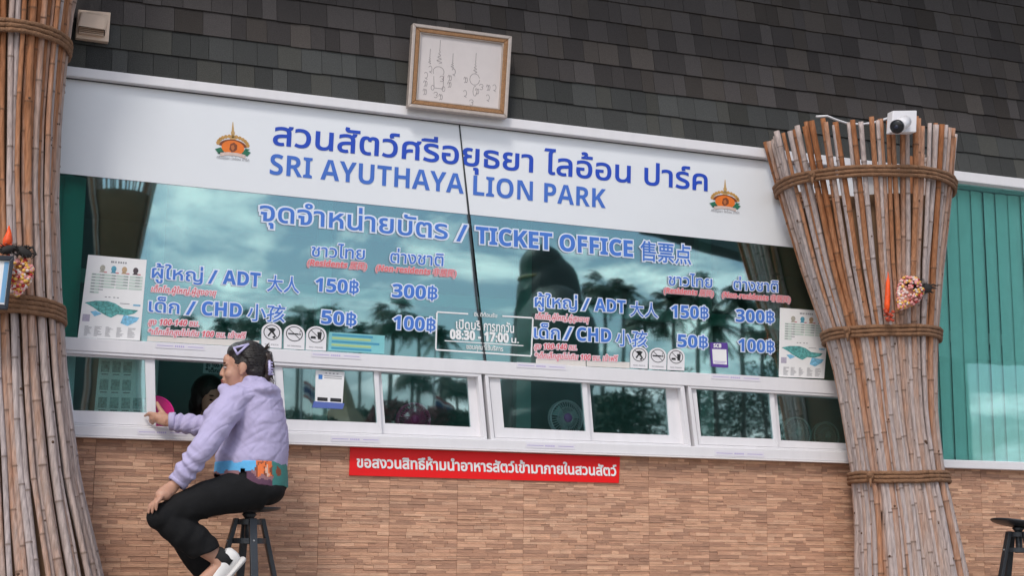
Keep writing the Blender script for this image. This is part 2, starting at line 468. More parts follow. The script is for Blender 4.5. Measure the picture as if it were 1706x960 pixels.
for u, panes, lab in UN:
    c = un(*u[3], 0)
    W = thing('sliding_window', 'white aluminium ' + lab, 'window', c, 'sliding ticket windows')
    ins = 6 if panes[0][0][0] > 200 else 4
    inn = [(u[0][0] + ins, u[0][1] + 5), (u[1][0] - ins, u[1][1] + 5), (u[2][0] - ins, u[2][1] - 3), (u[3][0] + ins, u[3][1] - 3)]
    bm = bmesh.new(); ring(bm, u, inn, -.03, .05); bevel(bm, .002); obj('frame', bm, M['white'], W)
    for i, p in enumerate(panes):
        l0, r0 = (inn[0][0], inn[3][0]), (inn[1][0], inn[2][0])
        if len(panes) == 2:
            xm = (panes[0][1][0] + panes[1][0][0]) / 2, (panes[0][2][0] + panes[1][3][0]) / 2
            if i == 0: r0 = (xm[0] + 2, xm[1] + 2)
            else: l0 = (xm[0] - 2, xm[1] - 2)
        else: r0 = (258.5, 260.5)
        tY = lambda x: line_y(inn[0], inn[1], x) + .4
        bY = lambda x: line_y(inn[3], inn[2], x) - .4
        o4 = [(l0[0] + .5, tY(l0[0])), (r0[0] - .5, tY(r0[0])), (r0[1] - .5, bY(r0[1])), (l0[1] + .5, bY(l0[1]))]
        ya, yb = ((-.012, .014) if i == 0 else (.016, .04))
        bm = bmesh.new(); ring(bm, o4, p, ya, yb); bevel(bm, .0015); s = obj('sash', bm, M['white'], W)
        bm = bmesh.new(); prism(bm, p, (ya + yb) / 2 - .002, (ya + yb) / 2 + .003, py=ya); obj('pane', bm, GL2, s)

# ================================================================== SIGN BAND
SB = thing('name_sign', 'long white sign band with blue Thai and English park name above the ticket windows', 'sign', un(100, 290, 0))
bm = bmesh.new(); prism(bm, [(-200, 94), (764.6, topy(764.6) + .6), (781, 357.0), (-200, 258.0)], -.003, -.0004)
obj('sign_film', bm, M['film'], SB)
bm = bmesh.new(); prism(bm, [(766.6, topy(766.6) + .6), (1440, topy(1440) + .6), (1440, 424.5), (783, 357.2)], -.003, -.0004)
obj('sign_film', bm, M['film'], SB)
lettering(SB, 'สวนสัตว์ศรีอยุธยา ไลอ้อน ปาร์ค', (455, 240.5), (1178, 318), 30, .558, .06, M['blue_dark'], off=.016)
lettering(SB, 'SRI AYUTHAYA LION PARK', (449, 290), (1009, 347), 33, .69, .05, M['blue'], off=.0)
def emblem(parent, cx, cy, s):
    e = lambda pts: [(cx + x * s, cy + y * s + x * s * .10) for x, y in pts]
    def part(nm, polys, m, y):
        bm = bmesh.new()
        for p in polys: flat(bm, e(p), y)
        obj(nm, bm, m, parent)
    gold = mat('emblem_gold', rgb(196, 150, 84), .5, .2, 60); org = mat('emblem_orange', rgb(232, 120, 38), .5, .12, 30)
    brn = mat('emblem_brown', rgb(128, 66, 34), .5, .2, 60); grn = mat('emblem_green', rgb(40, 112, 84), .5, .2, 60)
    part('emblem_spire', [[(-.5, -40), (.5, -40), (2.2, -24), (-2.2, -24)], [(-3, -24), (3, -24), (3.4, -20), (-3.4, -20)], [(-2.4, -20), (2.4, -20), (5.5, -8), (-5.5, -8)]], mat('emblem_stone', rgb(196, 160, 104), .5, .2, 80), -.0045)
    scal = []
    for k in range(13):
        a = PI * (k + .5) / 13; x, y = -math.cos(a) * 25, -math.sin(a) * 15 - 1
        scal.append([(x + 3.2 * math.cos(t), y + 3.2 * math.sin(t)) for t in [j * PI / 4 for j in range(8)]])
    part('emblem_arch', scal, gold, -.0045)
    part('emblem_arch', [[(math.cos(PI + PI * k / 14) * 23, math.sin(PI + PI * k / 14) * 12 + 1) for k in range(15)]], brn, -.0049)
    part('emblem_leaf', [[(-30, 8), (-20, 4), (-14, 12), (-24, 15)], [(30, 8), (20, 4), (14, 12), (24, 15)], [(-26, 15), (-16, 10), (-14, 16)], [(29, 3), (20, 2), (22, 7)]], grn, -.0053)
    part('emblem_oval', [[(math.cos(t) * 19, math.sin(t) * 12 + 3) for t in [j * PI / 12 for j in range(24)]]], org, -.0057)
    part('emblem_head', [[(-4, -3), (2, -6), (7, -2), (7, 5), (3, 9), (-2, 11), (-6, 6)]], brn, -.0061)
    part('emblem_head', [[(-3, 0), (1, -2), (3, 3), (0, 8), (-3, 5)]], mat('emblem_tan', rgb(190, 110, 60), .5), -.0065)
    part('emblem_ribbon', [[(-21, 13), (-8, 11), (8, 11), (21, 13), (21, 19), (8, 16), (-8, 16), (-21, 19)]], mat('emblem_ribbon', rgb(212, 190, 180), .5, .15, 80), -.0061)
    lettering(parent, 'ศรีอยุธยา ไลอ้อน ปาร์ค', (cx - 27 * s, cy + 23.5 * s - 2.6 * s), (cx + 27 * s, cy + 23.5 * s + 2.6 * s), 4 * s, .558, .05, M['grey'], off=.0, y=-.0045)
emblem(SB, 388, 243, 1.0); emblem(SB, 1208, 334, .87)

# ================================================================== GLASS LETTERING
gp = un(600, 600, 0)
T = thing('office_title', 'white edged blue lettering naming the ticket office in three languages under the sign band', 'lettering', un(440, 370, 0))
K = dict(m=M['blue_txt'], halo=M['halo'], off=.014, hoff=.072)
lettering(T, 'จุดจำหน่ายบัตร', (433, 367), (745, 398.5), 25, .558, .04, **K)
lettering(T, '/', (761, 401), (778, 402.5), 27, .69, .0, **K)
lettering(T, 'TICKET OFFICE', (793, 405), (1054, 428), 26.5, .69, .0, **K)
lettering(T, '售票点', (1067, 431), (1151, 438.5), 30, .84, .0, **K)
def prices(label, d):
    P = thing('price_list', label, 'lettering', un(*d[0][1], 0), 'ticket price lists on the glass')
    for e in d:
        body, p0, p1, h, unit, sty = e
        if sty == 'b': kw = dict(m=M['blue_txt'], halo=M['halo'], off=.012, hoff=.068, shear=0)
        elif sty == 's': kw = dict(m=M['blue_txt'], halo=M['halo'], off=.010, hoff=.062, shear=0)
        elif sty == 'r': kw = dict(m=M['red_txt'], halo=M['red_halo'], off=.006, hoff=.115, shear=.22)
        else: kw = dict(m=M['pink_txt'], halo=M['pink_halo'], off=.006, hoff=.095, shear=.15)
        lettering(P, body, p0, p1, h, unit, .05 if p0[0] < 700 else .0, **kw)
prices('blue lettered price list on the glass between left map poster and opening hours box', [
    ('ชาวไทย', (519, 427), (607, 432.5), 16, .558, 's'), ('(Residents 居民)', (512, 442), (611, 449), 9.5, .69, 'p'),
    ('ต่างชาติ', (650, 437.5), (738, 443.5), 16, .558, 's'), ('(Non-residents 非居民)', (626, 451), (760, 461), 9.5, .69, 'p'),
    ('ผู้ใหญ่', (253, 463), (337, 470), 16.5, .558, 'b'), ('/', (347, 472), (361, 473), 22, .69, 'b'), ('ADT', (371, 473), (433, 478), 22, .69, 'b'), ('大人', (445, 483), (498, 487), 25, .84, 's'),
    ('150฿', (525, 485), (597, 490), 21.5, .70, 'b'), ('300฿', (653, 495), (728, 500), 21.5, .70, 'b'),
    ('เด็กโต,ผู้ใหญ่,ผู้สูงอายุ', (252, 486), (360, 493), 7.5, .558, 'r'),
    ('เด็ก', (248, 519), (298, 523), 17, .558, 'b'), ('/', (310, 524), (325, 525), 22, .69, 'b'), ('CHD', (336, 525), (402, 529), 22, .69, 'b'), ('小孩', (412, 532), (474, 535), 26, .84, 's'),
    ('50฿', (535, 539), (593, 544), 21.5, .70, 'b'), ('100฿', (655, 548), (725, 553), 21.5, .70, 'b'),
    ('สูง 100-140 ซม.', (247, 541), (331, 544), 7.5, .558, 'r'), ('*เด็กเล็กสูงไม่เกิน 100 ซม. เข้าฟรี', (247, 557), (409, 564.5), 7.5, .558, 'r')])
prices('blue lettered price list on the glass between opening hours box and right pillar', [
    ('ชาวไทย', (1114, 475), (1186, 479.5), 14.5, .558, 's'), ('(Residents 居民)', (1106, 488), (1189, 494), 8.5, .69, 'p'),
    ('ต่างชาติ', (1222, 482.5), (1296, 487), 14.5, .558, 's'), ('(Non-residents 非居民)', (1203, 495), (1317, 504), 8.5, .69, 'p'),
    ('ผู้ใหญ่', (891, 511), (961, 515.5), 15.5, .558, 'b'), ('/', (970, 517), (982, 517.8), 20, .69, 'b'), ('ADT', (991, 518), (1042, 521.7), 20, .69, 'b'), ('大人', (1050, 525), (1096, 528.5), 23, .84, 's'),
    ('150฿', (1118, 529), (1180, 532), 20, .70, 'b'), ('300฿', (1226, 536), (1290, 539), 20, .70, 'b'),
    ('เด็กโต,ผู้ใหญ่,ผู้สูงอายุ', (892, 531), (981, 537), 7, .558, 'r'),
    ('เด็ก', (890, 563), (932, 565.5), 16.5, .558, 'b'), ('/', (940, 566), (953, 567), 21, .69, 'b'), ('CHD', (961, 567.5), (1018, 570.6), 21, .69, 'b'), ('小孩', (1026, 574), (1078, 577), 25, .84, 's'),
    ('50฿', (1129, 578), (1179, 581), 20, .70, 'b'), ('100฿', (1230, 585), (1290, 588.5), 20, .70, 'b'),
    ('สูง 100-140 ซม.', (890, 581.5), (961, 583.5), 7.2, .558, 'r'), ('*เด็กเล็กสูงไม่เกิน 100 ซม. เข้าฟรี', (891, 597), (1029, 602.5), 7.2, .558, 'r')])
# opening hours box
H = thing('opening_hours', 'white outlined box of opening hours lettered on the glass at the dark joint', 'lettering', un(726, 583, 0))
bm = bmesh.new()
TL, TR, BR, BL = (728, 520), (888, 530), (885, 593.5), (726, 583); t = 1.3
def bar(a, b, th=1.2):
    a, b = Vector(a), Vector(b); d = (b - a).normalized(); n = Vector((-d.y, d.x)) * th
    flat(bm, [tuple(a + n), tuple(b + n), tuple(b - n), tuple(a - n)], -.004)
bar((728, 520), (780, 523.2)); bar((837, 526.8), (888, 530)); bar((727.9, 521.3), (726.1, 581.8)); bar((887.9, 531.3), (885.1, 592.2)); bar(BL, BR); bar((741, 568), (872, 576.3), .8)
obj('border', bm, M['white_txt'], H)
WK = dict(m=M['white_txt'], y=-.004)
lettering(H, 'ยินดีต้อนรับ', (790, 527), (828, 529.5), 5, .558, off=.02, **WK)
lettering(H, 'เปิดบริ', (760, 548), (801, 550.5), 12, .558, off=.02, **WK); lettering(H, 'การทุกวัน', (806, 551), (856, 555), 12, .558, off=.02, **WK)
lettering(H, '08:30 - 17:00', (750, 564.5), (847, 571), 14.5, .69, off=.035, **WK); lettering(H, 'น.', (852, 571.5), (864, 572), 8, .558, off=.02, **WK)
lettering(H, 'ขอบคุณที่ใช้บริการ', (777, 581.5), (838, 585.5), 6, .558, off=.02, **WK)
# red banner on the tiles
B = thing('red_banner', 'long red banner with white Thai lettering fixed to the stone tiles under the sill', 'banner', un(583, 792, -.012))
bm = bmesh.new(); prism(bm, [(583.5, 745.5), (1033, 762), (1031, 805.5), (582, 792.5)], -.014, .0); obj('banner_sheet', bm, M['red_sign'], B)
lettering(B, 'ขอสงวนสิทธิ์ห้ามนำอาหารสัตว์เข้ามาภายในสวนสัตว์', (595, 779), (1027, 793.5), 14, .558, -.03, M['white_txt'], off=.03, y=-.0155)
# wall behind the left pillar and the pier behind the right one
bm = bmesh.new(); prism(bm, [(1442, 287), (1500, 293), (1500, 766), (1458, 760)], .01, .2); obj('wall_pier', bm, mat('pier_render', (.55, .53, .52), .8, .08, 4), bld)
bm = bmesh.new(); prism(bm, [(-420, 70), (-202, 92), (-202, 716), (-420, 705)], .01, .2)
obj('wall_pier', bm, mat('pier_render', (.55, .53, .52), .8, .08, 4), bld)

# ================================================================== STICK PILLARS
stick_m = bpy.data.materials.new('weathered_stick'); stick_m.use_nodes = True
t = stick_m.node_tree; p = t.nodes['Principled BSDF']; p.inputs['Roughness'].default_value = .75; p.inputs['Specular IOR Level'].default_value = .3
oi = N(t, 'ShaderNodeObjectInfo'); c = N(t, 'ShaderNodeTexCoord'); mp = N(t, 'ShaderNodeMapping'); mp.inputs['Scale'].default_value = (9, 9, 1.1)
t.links.new(c.outputs['Object'], mp.inputs[0])
n1 = N(t, 'ShaderNodeTexNoise'); n1.inputs['Scale'].default_value = 2.2; n1.inputs['Detail'].default_value = 7; n1.inputs['Roughness'].default_value = .7
t.links.new(mp.outputs[0], n1.inputs[0])
ad = N(t, 'ShaderNodeMath', operation='MULTIPLY_ADD'); ad.inputs[1].default_value = .86; t.links.new(oi.outputs['Random'], ad.inputs[0])
sc = N(t, 'ShaderNodeMath', operation='MULTIPLY_ADD'); sc.inputs[1].default_value = .55; sc.inputs[2].default_value = -.27
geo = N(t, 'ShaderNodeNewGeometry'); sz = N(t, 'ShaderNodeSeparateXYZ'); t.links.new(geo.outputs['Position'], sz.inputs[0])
wz = N(t, 'ShaderNodeMapRange'); wz.inputs[1].default_value = 1.2; wz.inputs[2].default_value = 3.2; wz.inputs[3].default_value = -.42; wz.inputs[4].default_value = -.04   # shifts the ramp to browner tones towards the top
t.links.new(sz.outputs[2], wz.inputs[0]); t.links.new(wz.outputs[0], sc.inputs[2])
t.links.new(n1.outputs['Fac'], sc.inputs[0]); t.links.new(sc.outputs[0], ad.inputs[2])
r = N(t, 'ShaderNodeValToRGB'); e = r.color_ramp.elements
e[0].position = .08; e[0].color = (.43, .36, .345, 1); e[1].position = .98; e[1].color = (.30, .115, .045, 1)
for pos, col in ((.35, (.49, .405, .38, 1)), (.58, (.43, .32, .275, 1)), (.80, (.42, .195, .10, 1))):
    x = e.new(pos); x.color = col
t.links.new(ad.outputs[0], r.inputs[0])
n2 = N(t, 'ShaderNodeTexNoise'); n2.inputs['Scale'].default_value = 14; n2.inputs['Detail'].default_value = 5
t.links.new(mp.outputs[0], n2.inputs[0])
r2 = N(t, 'ShaderNodeMapRange'); r2.inputs[1].default_value = .3; r2.inputs[2].default_value = .7; r2.inputs[3].default_value = .68; r2.inputs[4].default_value = 1.22
t.links.new(n2.outputs['Fac'], r2.inputs[0])
vm = N(t, 'ShaderNodeVectorMath', operation='SCALE'); t.links.new(r.outputs[0], vm.inputs[0]); t.links.new(r2.outputs[0], vm.inputs['Scale'])
at = N(t, 'ShaderNodeAttribute', attribute_name='node'); mxn = N(t, 'ShaderNodeMix', data_type='RGBA')
mxn.inputs[7].default_value = (.10, .055, .035, 1)
t.links.new(at.outputs['Fac'], mxn.inputs[0]); t.links.new(vm.outputs[0], mxn.inputs[6]); t.links.new(mxn.outputs[2], p.inputs['Base Color'])
b = N(t, 'ShaderNodeBump'); b.inputs['Strength'].default_value = .35; b.inputs['Distance'].default_value = .006
t.links.new(n2.outputs['Fac'], b.inputs['Height']); t.links.new(b.outputs[0], p.inputs['Normal'])

rope_m = mat('jute_rope', (.23, .118, .062), .9, .35, 30, .8, 90)
core_m = mat('pillar_core', (.20, .115, .065), .9, .3, 3)

def interp(tab, z):
    if z <= tab[0][0]: return tab[0][1:]
    for a, b in zip(tab, tab[1:]):
        if z <= b[0]:
            k = (z - a[0]) / (b[0] - a[0]); k = k
            return tuple(x + (y - x) * k for x, y in zip(a[1:], b[1:]))
    return tab[-1][1:]
def pillar(label, edges, yc, nst, ropes, ztop, jit, seed, tab=None, wall=-.05, ncore=2.1, bow=0):
    rr = random.Random(seed); given = tab; tab = list(tab or [])
    ym = lambda y: min(y, wall)
    for py, l, r_ in (sorted(edges, key=lambda e: -e[0]) if not given else ()):
        a, b = un(l, py, yc), un(r_, py, yc)
        dr = (a + b) / 2 - CAM; tab.append(((a.z + b.z) / 2, (a.x + b.x) / 2, (b.x - a.x) / 2 * .985 * abs(dr.y) / math.hypot(dr.x, dr.y)))
    if not given:
      if bow: tab = [(z, cx - .04 * min(1, max(0, (z - .7) / .5)), r * (1 + .05 * min(1, max(0, (z - 1.2) / .8)))) for z, cx, r in tab]
      z0, cx0, r0 = tab[0]; s = (tab[1][2] - r0) / (tab[1][0] - z0); sx = (tab[1][1] - cx0) / (tab[1][0] - z0)
      tab.insert(0, (0, cx0 - sx * z0 * .6, r0 - s * z0 * .6))
    Pl = thing('stick_pillar', label, 'pillar', (tab[0][1], yc, 0), 'pillars clad in tied sticks')
    # core
    bm = bmesh.new(); zz = [i * (min(ztop - (.36 if bow else .55), 4.4)) / 16 for i in range(17)]
    tube(bm, [Vector((interp(tab, z)[0], yc, z)) for z in zz], [min(max(.1, interp(tab, z)[1] - .045), ncore) for z in zz], 28)
    for v in bm.verts: v.co.y = ym(v.co.y + .012) - .0
    obj('core', bm, core_m, Pl, True)
    for k in range(nst):
        th = 2 * PI * (k + rr.uniform(-.22, .22)) / nst
        if wall > -.1 and math.cos(th) < -.45: continue
        rad = rr.uniform(.0115, .0195); tw = rr.uniform(-.05, .05); ph = rr.uniform(0, 6.28)
        off = rr.uniform(-.012, .012); zt = ztop + rr.uniform(-jit, jit)
        pts, rads, nod = [], [], []
        z = 0; nz = rr.uniform(.05, .35)
        marks = []
        while z < zt:
            marks.append((z, 0)); z += .11
        marks.append((zt, 0))
        z = nz
        while z < zt - .02:
            marks += [(z - .008, 0), (z, 1), (z + .008, 0)]; z += rr.uniform(.22, .42)
        marks.sort()
        for z, nd in marks:
            cx, r = interp(tab, z)
            g = .006 * noise.noise(Vector((k * 3.1, z * 1.6, seed)))
            a = th + tw * (z / 2 - .6) + g / max(r, .2) * 1.8
            q = r + off - rad + .5 * g
            pts.append(Vector((cx + math.sin(a) * q, ym(yc - math.cos(a) * q), z))); tp = 1 - .16 * z / 3
            rads.append(rad * tp * (1.16 if nd else 1)); nod.append(nd)
        bm = bmesh.new(); na = bm.verts.layers.float.new('node')
        n0 = len(pts); tube(bm, pts, rads, 9)
        bm.verts.ensure_lookup_table()
        for i in range(n0):
            for j in range(9): bm.verts[i * 9 + j][na] = .75 if nod[i] else 0
        # a few trimmed side shoots
        for _ in range(rr.choice([0, 1, 2, 3])):
            i = rr.randrange(1, n0 - 1); d = Vector((math.sin(th), -math.cos(th), 0)) + Vector((rr.uniform(-.5, .5), 0, .3))
            c0 = len(bm.verts); ball(bm, pts[i] + d.normalized() * rads[i] * .8, rads[i] * .42, u=8, v=6)
            bm.verts.ensure_lookup_table()
            for v in bm.verts[c0:]: v[na] = 1
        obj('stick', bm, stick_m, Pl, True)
    for rz, cnt, tilt in ropes:
        bm = bmesh.new()
        for w_ in range(cnt):
            pts = []; n = 72
            for i in range(n + 1):
                a = 2 * PI * i / n; z = rz + (w_ - (cnt - 1) / 2) * .0205 + tilt * math.sin(a) + .004 * math.sin(3 * a) + .0012 * math.sin(9 * a + w_)
                cx, r = interp(tab, z); r += .012 + .002 * math.sin(7 * a + w_ * .4)
                pts.append(Vector((cx + math.sin(a) * r, min(yc - math.cos(a) * r, wall + .02), z)))
            tube(bm, pts, [.0115 + .0015 * math.sin(i * 2.6) for i in range(n + 1)], 8, cap=False)
        if cnt > 1:                     # knot
            a = -1.15; cx, r = interp(tab, rz); kp = Vector((cx + math.sin(a) * (r + .03), yc - math.cos(a) * (r + .03), rz))
            ball(bm, kp, (.02, .02, .024)); ball(bm, kp + Vector((-.012, -.01, .004)), .013)
            tube(bm, [kp, kp + Vector((-.01, -.015, -.03)), kp + Vector((-.012, -.02, -.06))], [.009, .008, .003], 7)
        obj('rope_binding', bm, rope_m, Pl, True)
    return tab
YR = -.27
right_edges = [(960, 1418, 1613), (870, 1420, 1594), (785, 1420, 1580), (700, 1411, 1573), (620, 1397, 1570), (560, 1382, 1570), (460, 1347, 1575), (380, 1322, 1583), (320, 1304, 1588), (260, 1287, 1592), (200, 1270, 1596)]
def zat(px, py, y): return un(px, py, y).z
rtab = pillar('flared pillar of tied sticks at the right, with the security camera on top', right_edges, YR, 88,
       [(zat(1440, 279, YR - .45), 3, .0), (zat(1470, 547, YR - .3), 3, .004), (zat(1500, 793, YR - .25), 3, .004)], zat(1440, 190, YR - .5), .024, 5, bow=1, ncore=.37)
YL = -.27
left_edges = [(960, -112, 172), (800, -100, 135), (640, -96, 114), (480, -96, 102), (320, -98, 98), (200, -104, 103), (100, -110, 112), (0, -120, 125), (-260, -180, 190)]
ltab = pillar('flared pillar of tied sticks at the left edge, beside the seated woman', left_edges, YL, 70,
       [(zat(20, 42, YL - .3), 3, .01), (zat(10, 506, YL - .25), 4, -.004), (zat(10, -200, YL - .35), 3, 0)], zat(0, -330, YL - .4), .04, 9)

# ================================================================== THINGS ON THE ROOF
FR = thing('framed_cloth', 'gilt frame of hand drawn signs on pale cloth leaning on the shingles', 'picture frame', un(766, 186, -.08))
q = [(688, 37.5), (853.5, 59.5), (845.5, 196.5), (679.5, 177.5)]
Q = quadmap(q)
def inset(Q, u, v): return [Q(u, v), Q(1 - u, v), Q(1 - u, 1 - v), Q(u, 1 - v)]
silver = mat('frame_silver', (.50, .42, .37), .4, .15, 40, metal=.25); gold = mat('frame_gold', (.33, .17, .075), .5, .35, 120, .5, 150, metal=.2)
bm = bmesh.new(); ring(bm, inset(Q, 0, 0), inset(Q, .035, .042), -.10, -.06); bevel(bm, .004); obj('frame_rim', bm, silver, FR)
bm = bmesh.new(); ring(bm, inset(Q, .036, .043), inset(Q, .078, .092), -.094, -.06); bevel(bm, .004); obj('frame_moulding', bm, gold, FR)
bm = bmesh.new(); ring(bm, inset(Q, .079, .093), inset(Q, .089, .105), -.088, -.06); obj('frame_fillet', bm, silver, FR)
bm = bmesh.new(); prism(bm, inset(Q, .03, .04), -.075, -.066, py=-.075); obj('cloth', bm, mat('old_cloth', (.66, .60, .585), .8, .06, 6), FR)
bm = bmesh.new(); ys = -.0757
def stroke(pts, w=.0055):
    for a, b in zip(pts, pts[1:]):
        A, B_ = Vector(Q(*a)), Vector(Q(*b)); d = (B_ - A)
        if d.length < 1e-4: continue
        n = Vector((-d.y, d.x)).normalized() * .33
        flat(bm, [tuple(A + n), tuple(B_ + n), tuple(B_ - n), tuple(A - n)], ys)
def arc(cx, cy, rx, ry, a0, a1, n=10): return [(cx + rx * math.cos(lerp(a0, a1, i / n)), cy + ry * math.sin(lerp(a0, a1, i / n))) for i in range(n + 1)]
rq = random.Random(3)
def scrawl(u, v, w_, h_):
    k = rq.choice([0, 1, 2])
    if k == 0: stroke(arc(u, v, w_, h_, -2.6, 2.0) + [(u + w_, v + h_ * 1.4)])
    elif k == 1: stroke(arc(u, v - h_ * .4, w_, h_ * .5, 3, 7.5) ); stroke(arc(u, v + h_ * .5, w_ * .9, h_ * .5, -1.6, 2.6))
    else: stroke(arc(u - w_ * .5, v, w_ * .5, h_, -3, 2)); stroke(arc(u + w_ * .5, v, w_ * .5, h_ * .9, -3, 2.4))
for u, vs in ((.16, (.60, .70, .80)), (.20, (.52,)), (.27, (.82,)), (.32, (.84, .62)), (.40, (.68, .60)), (.435, (.52,)), (.56, (.60, .76)), (.63, (.86,)), (.72, (.66,)), (.79, (.66, .78)), (.85, (.65,)), (.68, (.72,))):
    for v in vs: scrawl(u, v, .018, .035)
def spiral(u, v, n, w_, top):
    pts = []
    for i in range(n * 8 + 1):
        k = i / (n * 8); pts.append((u + w_ * (1 - k) * math.sin(i * PI / 4), v - k * (v - top) * .6))
    stroke(pts + [(u, top)])
spiral(.19, .46, 4, .014, .28); spiral(.285, .44, 4, .03, .16); spiral(.42, .48, 4, .016, .30); spiral(.65, .5, 4, .02, .26)
stroke(arc(.285, .54, .055, .06, 2.6, 6.9)); stroke([(.24, .60), (.25, .74), (.34, .74), (.34, .58)]); stroke(arc(.235, .74, .015, .03, 0, 6)); stroke(arc(.345, .74, .015, .03, 0, 6))
stroke(arc(.65, .58, .05, .07, 0, 6.0)); stroke(arc(.66, .72, .02, .06, 0, 5))
obj('drawing', bm, mat('faded_ink', (.20, .175, .18), .8), FR)

V = thing('wall_vent', 'beige louvred vent hood set in the dark shingles', 'vent', un(155, 66, -.05))
beige = mat('vent_plastic', (.78, .60, .47), .5, .06, 6)
vq = [(130.5, 15), (184.5, 20), (181, 69.5), (126, 62)]; VQ = quadmap(vq)
bm = bmesh.new(); prism(bm, vq, -.035, .01); bevel(bm, .003); obj('plate', bm, beige, V)
bm = bmesh.new()
def up(Q, u, v, y): return un(*Q(u, v), y)
A = [up(VQ, .05, .04, -.036), up(VQ, .95, .12, -.036), up(VQ, .88, .80, -.036), up(VQ, .06, .80, -.036)]
Bq = [up(VQ, .12, .10, -.06), up(VQ, .80, .14, -.06), up(VQ, .86, .60, -.10), up(VQ, .03, .57, -.10)]
va = [bm.verts.new(v) for v in A]; vb = [bm.verts.new(v) for v in Bq]
bm.faces.new(vb)
for i in (0, 1, 3): bm.faces.new((va[i], va[(i + 1) % 4], vb[(i + 1) % 4], vb[i]))
fix(bm); bevel(bm, .006, 2); obj('hood', bm, beige, V)
bm = bmesh.new(); urect(bm, VQ, .07, .55, .86, .82, -.0365); obj('vent_opening', bm, M['black'], V)
for k in range(4):
    bm = bmesh.new(); v = .60 + k * .06; prism(bm, [VQ(.08, v), VQ(.84, v), VQ(.84, v + .026), VQ(.08, v + .026)], -.06, -.037); obj('slat', bm, beige, V)

# ================================================================== STICKERS AND POSTERS
def poster(label, q, seed, group='map posters on the glass'):
    P = thing('map_poster', label, 'poster', un(*q[3], 0), group); Q = quadmap(q)
    bm = bmesh.new(); prism(bm, q, -.0035, -.0005); obj('sheet', bm, M['paper'], P)
    y = -.0043; rr = random.Random(seed)
    bm = bmesh.new(); gm = mat('pale_green_print', (.56, .66, .60), .7)
    for i, (u0, u1) in enumerate(((.10, .25), (.27, .50), (.52, .72), (.74, .96))):
        for k in range(7 if i < 2 and i == 0 else 5): urect(bm, Q, u0, .215 + k * .036, u1, .238 + k * .036, y)
    obj('table_print', bm, gm, P)
    bm = bmesh.new()
    for u in (.11,):
        for k in range(7): urect(bm, Q, u + .0, .222 + k * .036, u + .06, .231 + k * .036, y - .0005)
    for u, n in ((.24, 6), (.44, 4), (.64, 4), (.84, 4)):
        for k in range(n): urect(bm, Q, u, .222 + k * .036, u + .075, .231 + k * .036, y - .0005)
    for u in (.40, .43, .47, .52, .56, .60, .64): urect(bm, Q, u, .05, u + .025, .072, y)
    for u in (.36, .42, .50, .56): urect(bm, Q, u, .487, u + .035, .497, y)
    urect(bm, Q, .62, .555, .78, .562, y)
    for u in (.08, .24, .42, .60, .78):
        for k in range(10): urect(bm, Q, u + .01, .855 + k * .0125, u + rr.uniform(.06, .14), .859 + k * .0125, y)
    obj('small_print', bm, M['grey'], P)
    for (u, col) in ((.27, (.42, .40, .34)), (.46, (.10, .34, .46)), (.64, (.52, .36, .22)), (.83, (.08, .06, .07))):
        bm = bmesh.new(); flat(bm, [Q(u + .045 * math.cos(a), .145 + .038 * math.sin(a)) for a in [i * PI / 6 for i in range(12)]], y)
        flat(bm, [Q(u - .03, .178), Q(u + .03, .178), Q(u + .05, .197), Q(u - .05, .197)], y)
        obj('animal_picture', bm, mat('print_%d' % int(u * 100), col, .7, .3, 120), P)
    bm = bmesh.new()
    for u in (.30, .50, .68, .87): urect(bm, Q, u, .184, u + .05, .198, y - .0006)
    obj('red_print', bm, mat('print_red', (.6, .22, .24), .7), P)
    bm = bmesh.new(); flat(bm, [Q(*v) for v in ((.04, .575), (.22, .545), (.42, .54), (.55, .565), (.68, .62), (.93, .63), (.88, .67), (.76, .70), (.60, .695), (.50, .74), (.42, .72), (.28, .67), (.20, .63))], y)
    obj('map_print', bm, mat('map_print', (.10, .34, .33), .7, .75, 95), P)
    bm = bmesh.new()
    flat(bm, [Q(*v) for v in ((.70, .70), (.96, .72), (.92, .77), (.78, .83), (.66, .80))], y)
    flat(bm, [Q(*v) for v in ((.15, .68), (.24, .665), (.34, .70), (.23, .735))], y); urect(bm, Q, .84, .560, .96, .580, y)
    obj('map_water', bm, mat('map_water', (.20, .48, .68), .7, .5, 90), P)
    bm = bmesh.new(); urect(bm, Q, .035, .715, .155, .80, y)
    obj('code_panel', bm, mat('print_mauve', (.46, .42, .52), .7, .15, 60), P)
    return P
poster('white map poster on the left glass, standing on the rail beside the left pillar', [(147, 424.5), (244.5, 433), (233, 567.5), (129.5, 562.5)], 1)
poster('white map poster on the right glass, partly hidden by the right pillar', [(1300, 513), (1382, 519), (1373, 631), (1298, 628)], 2)

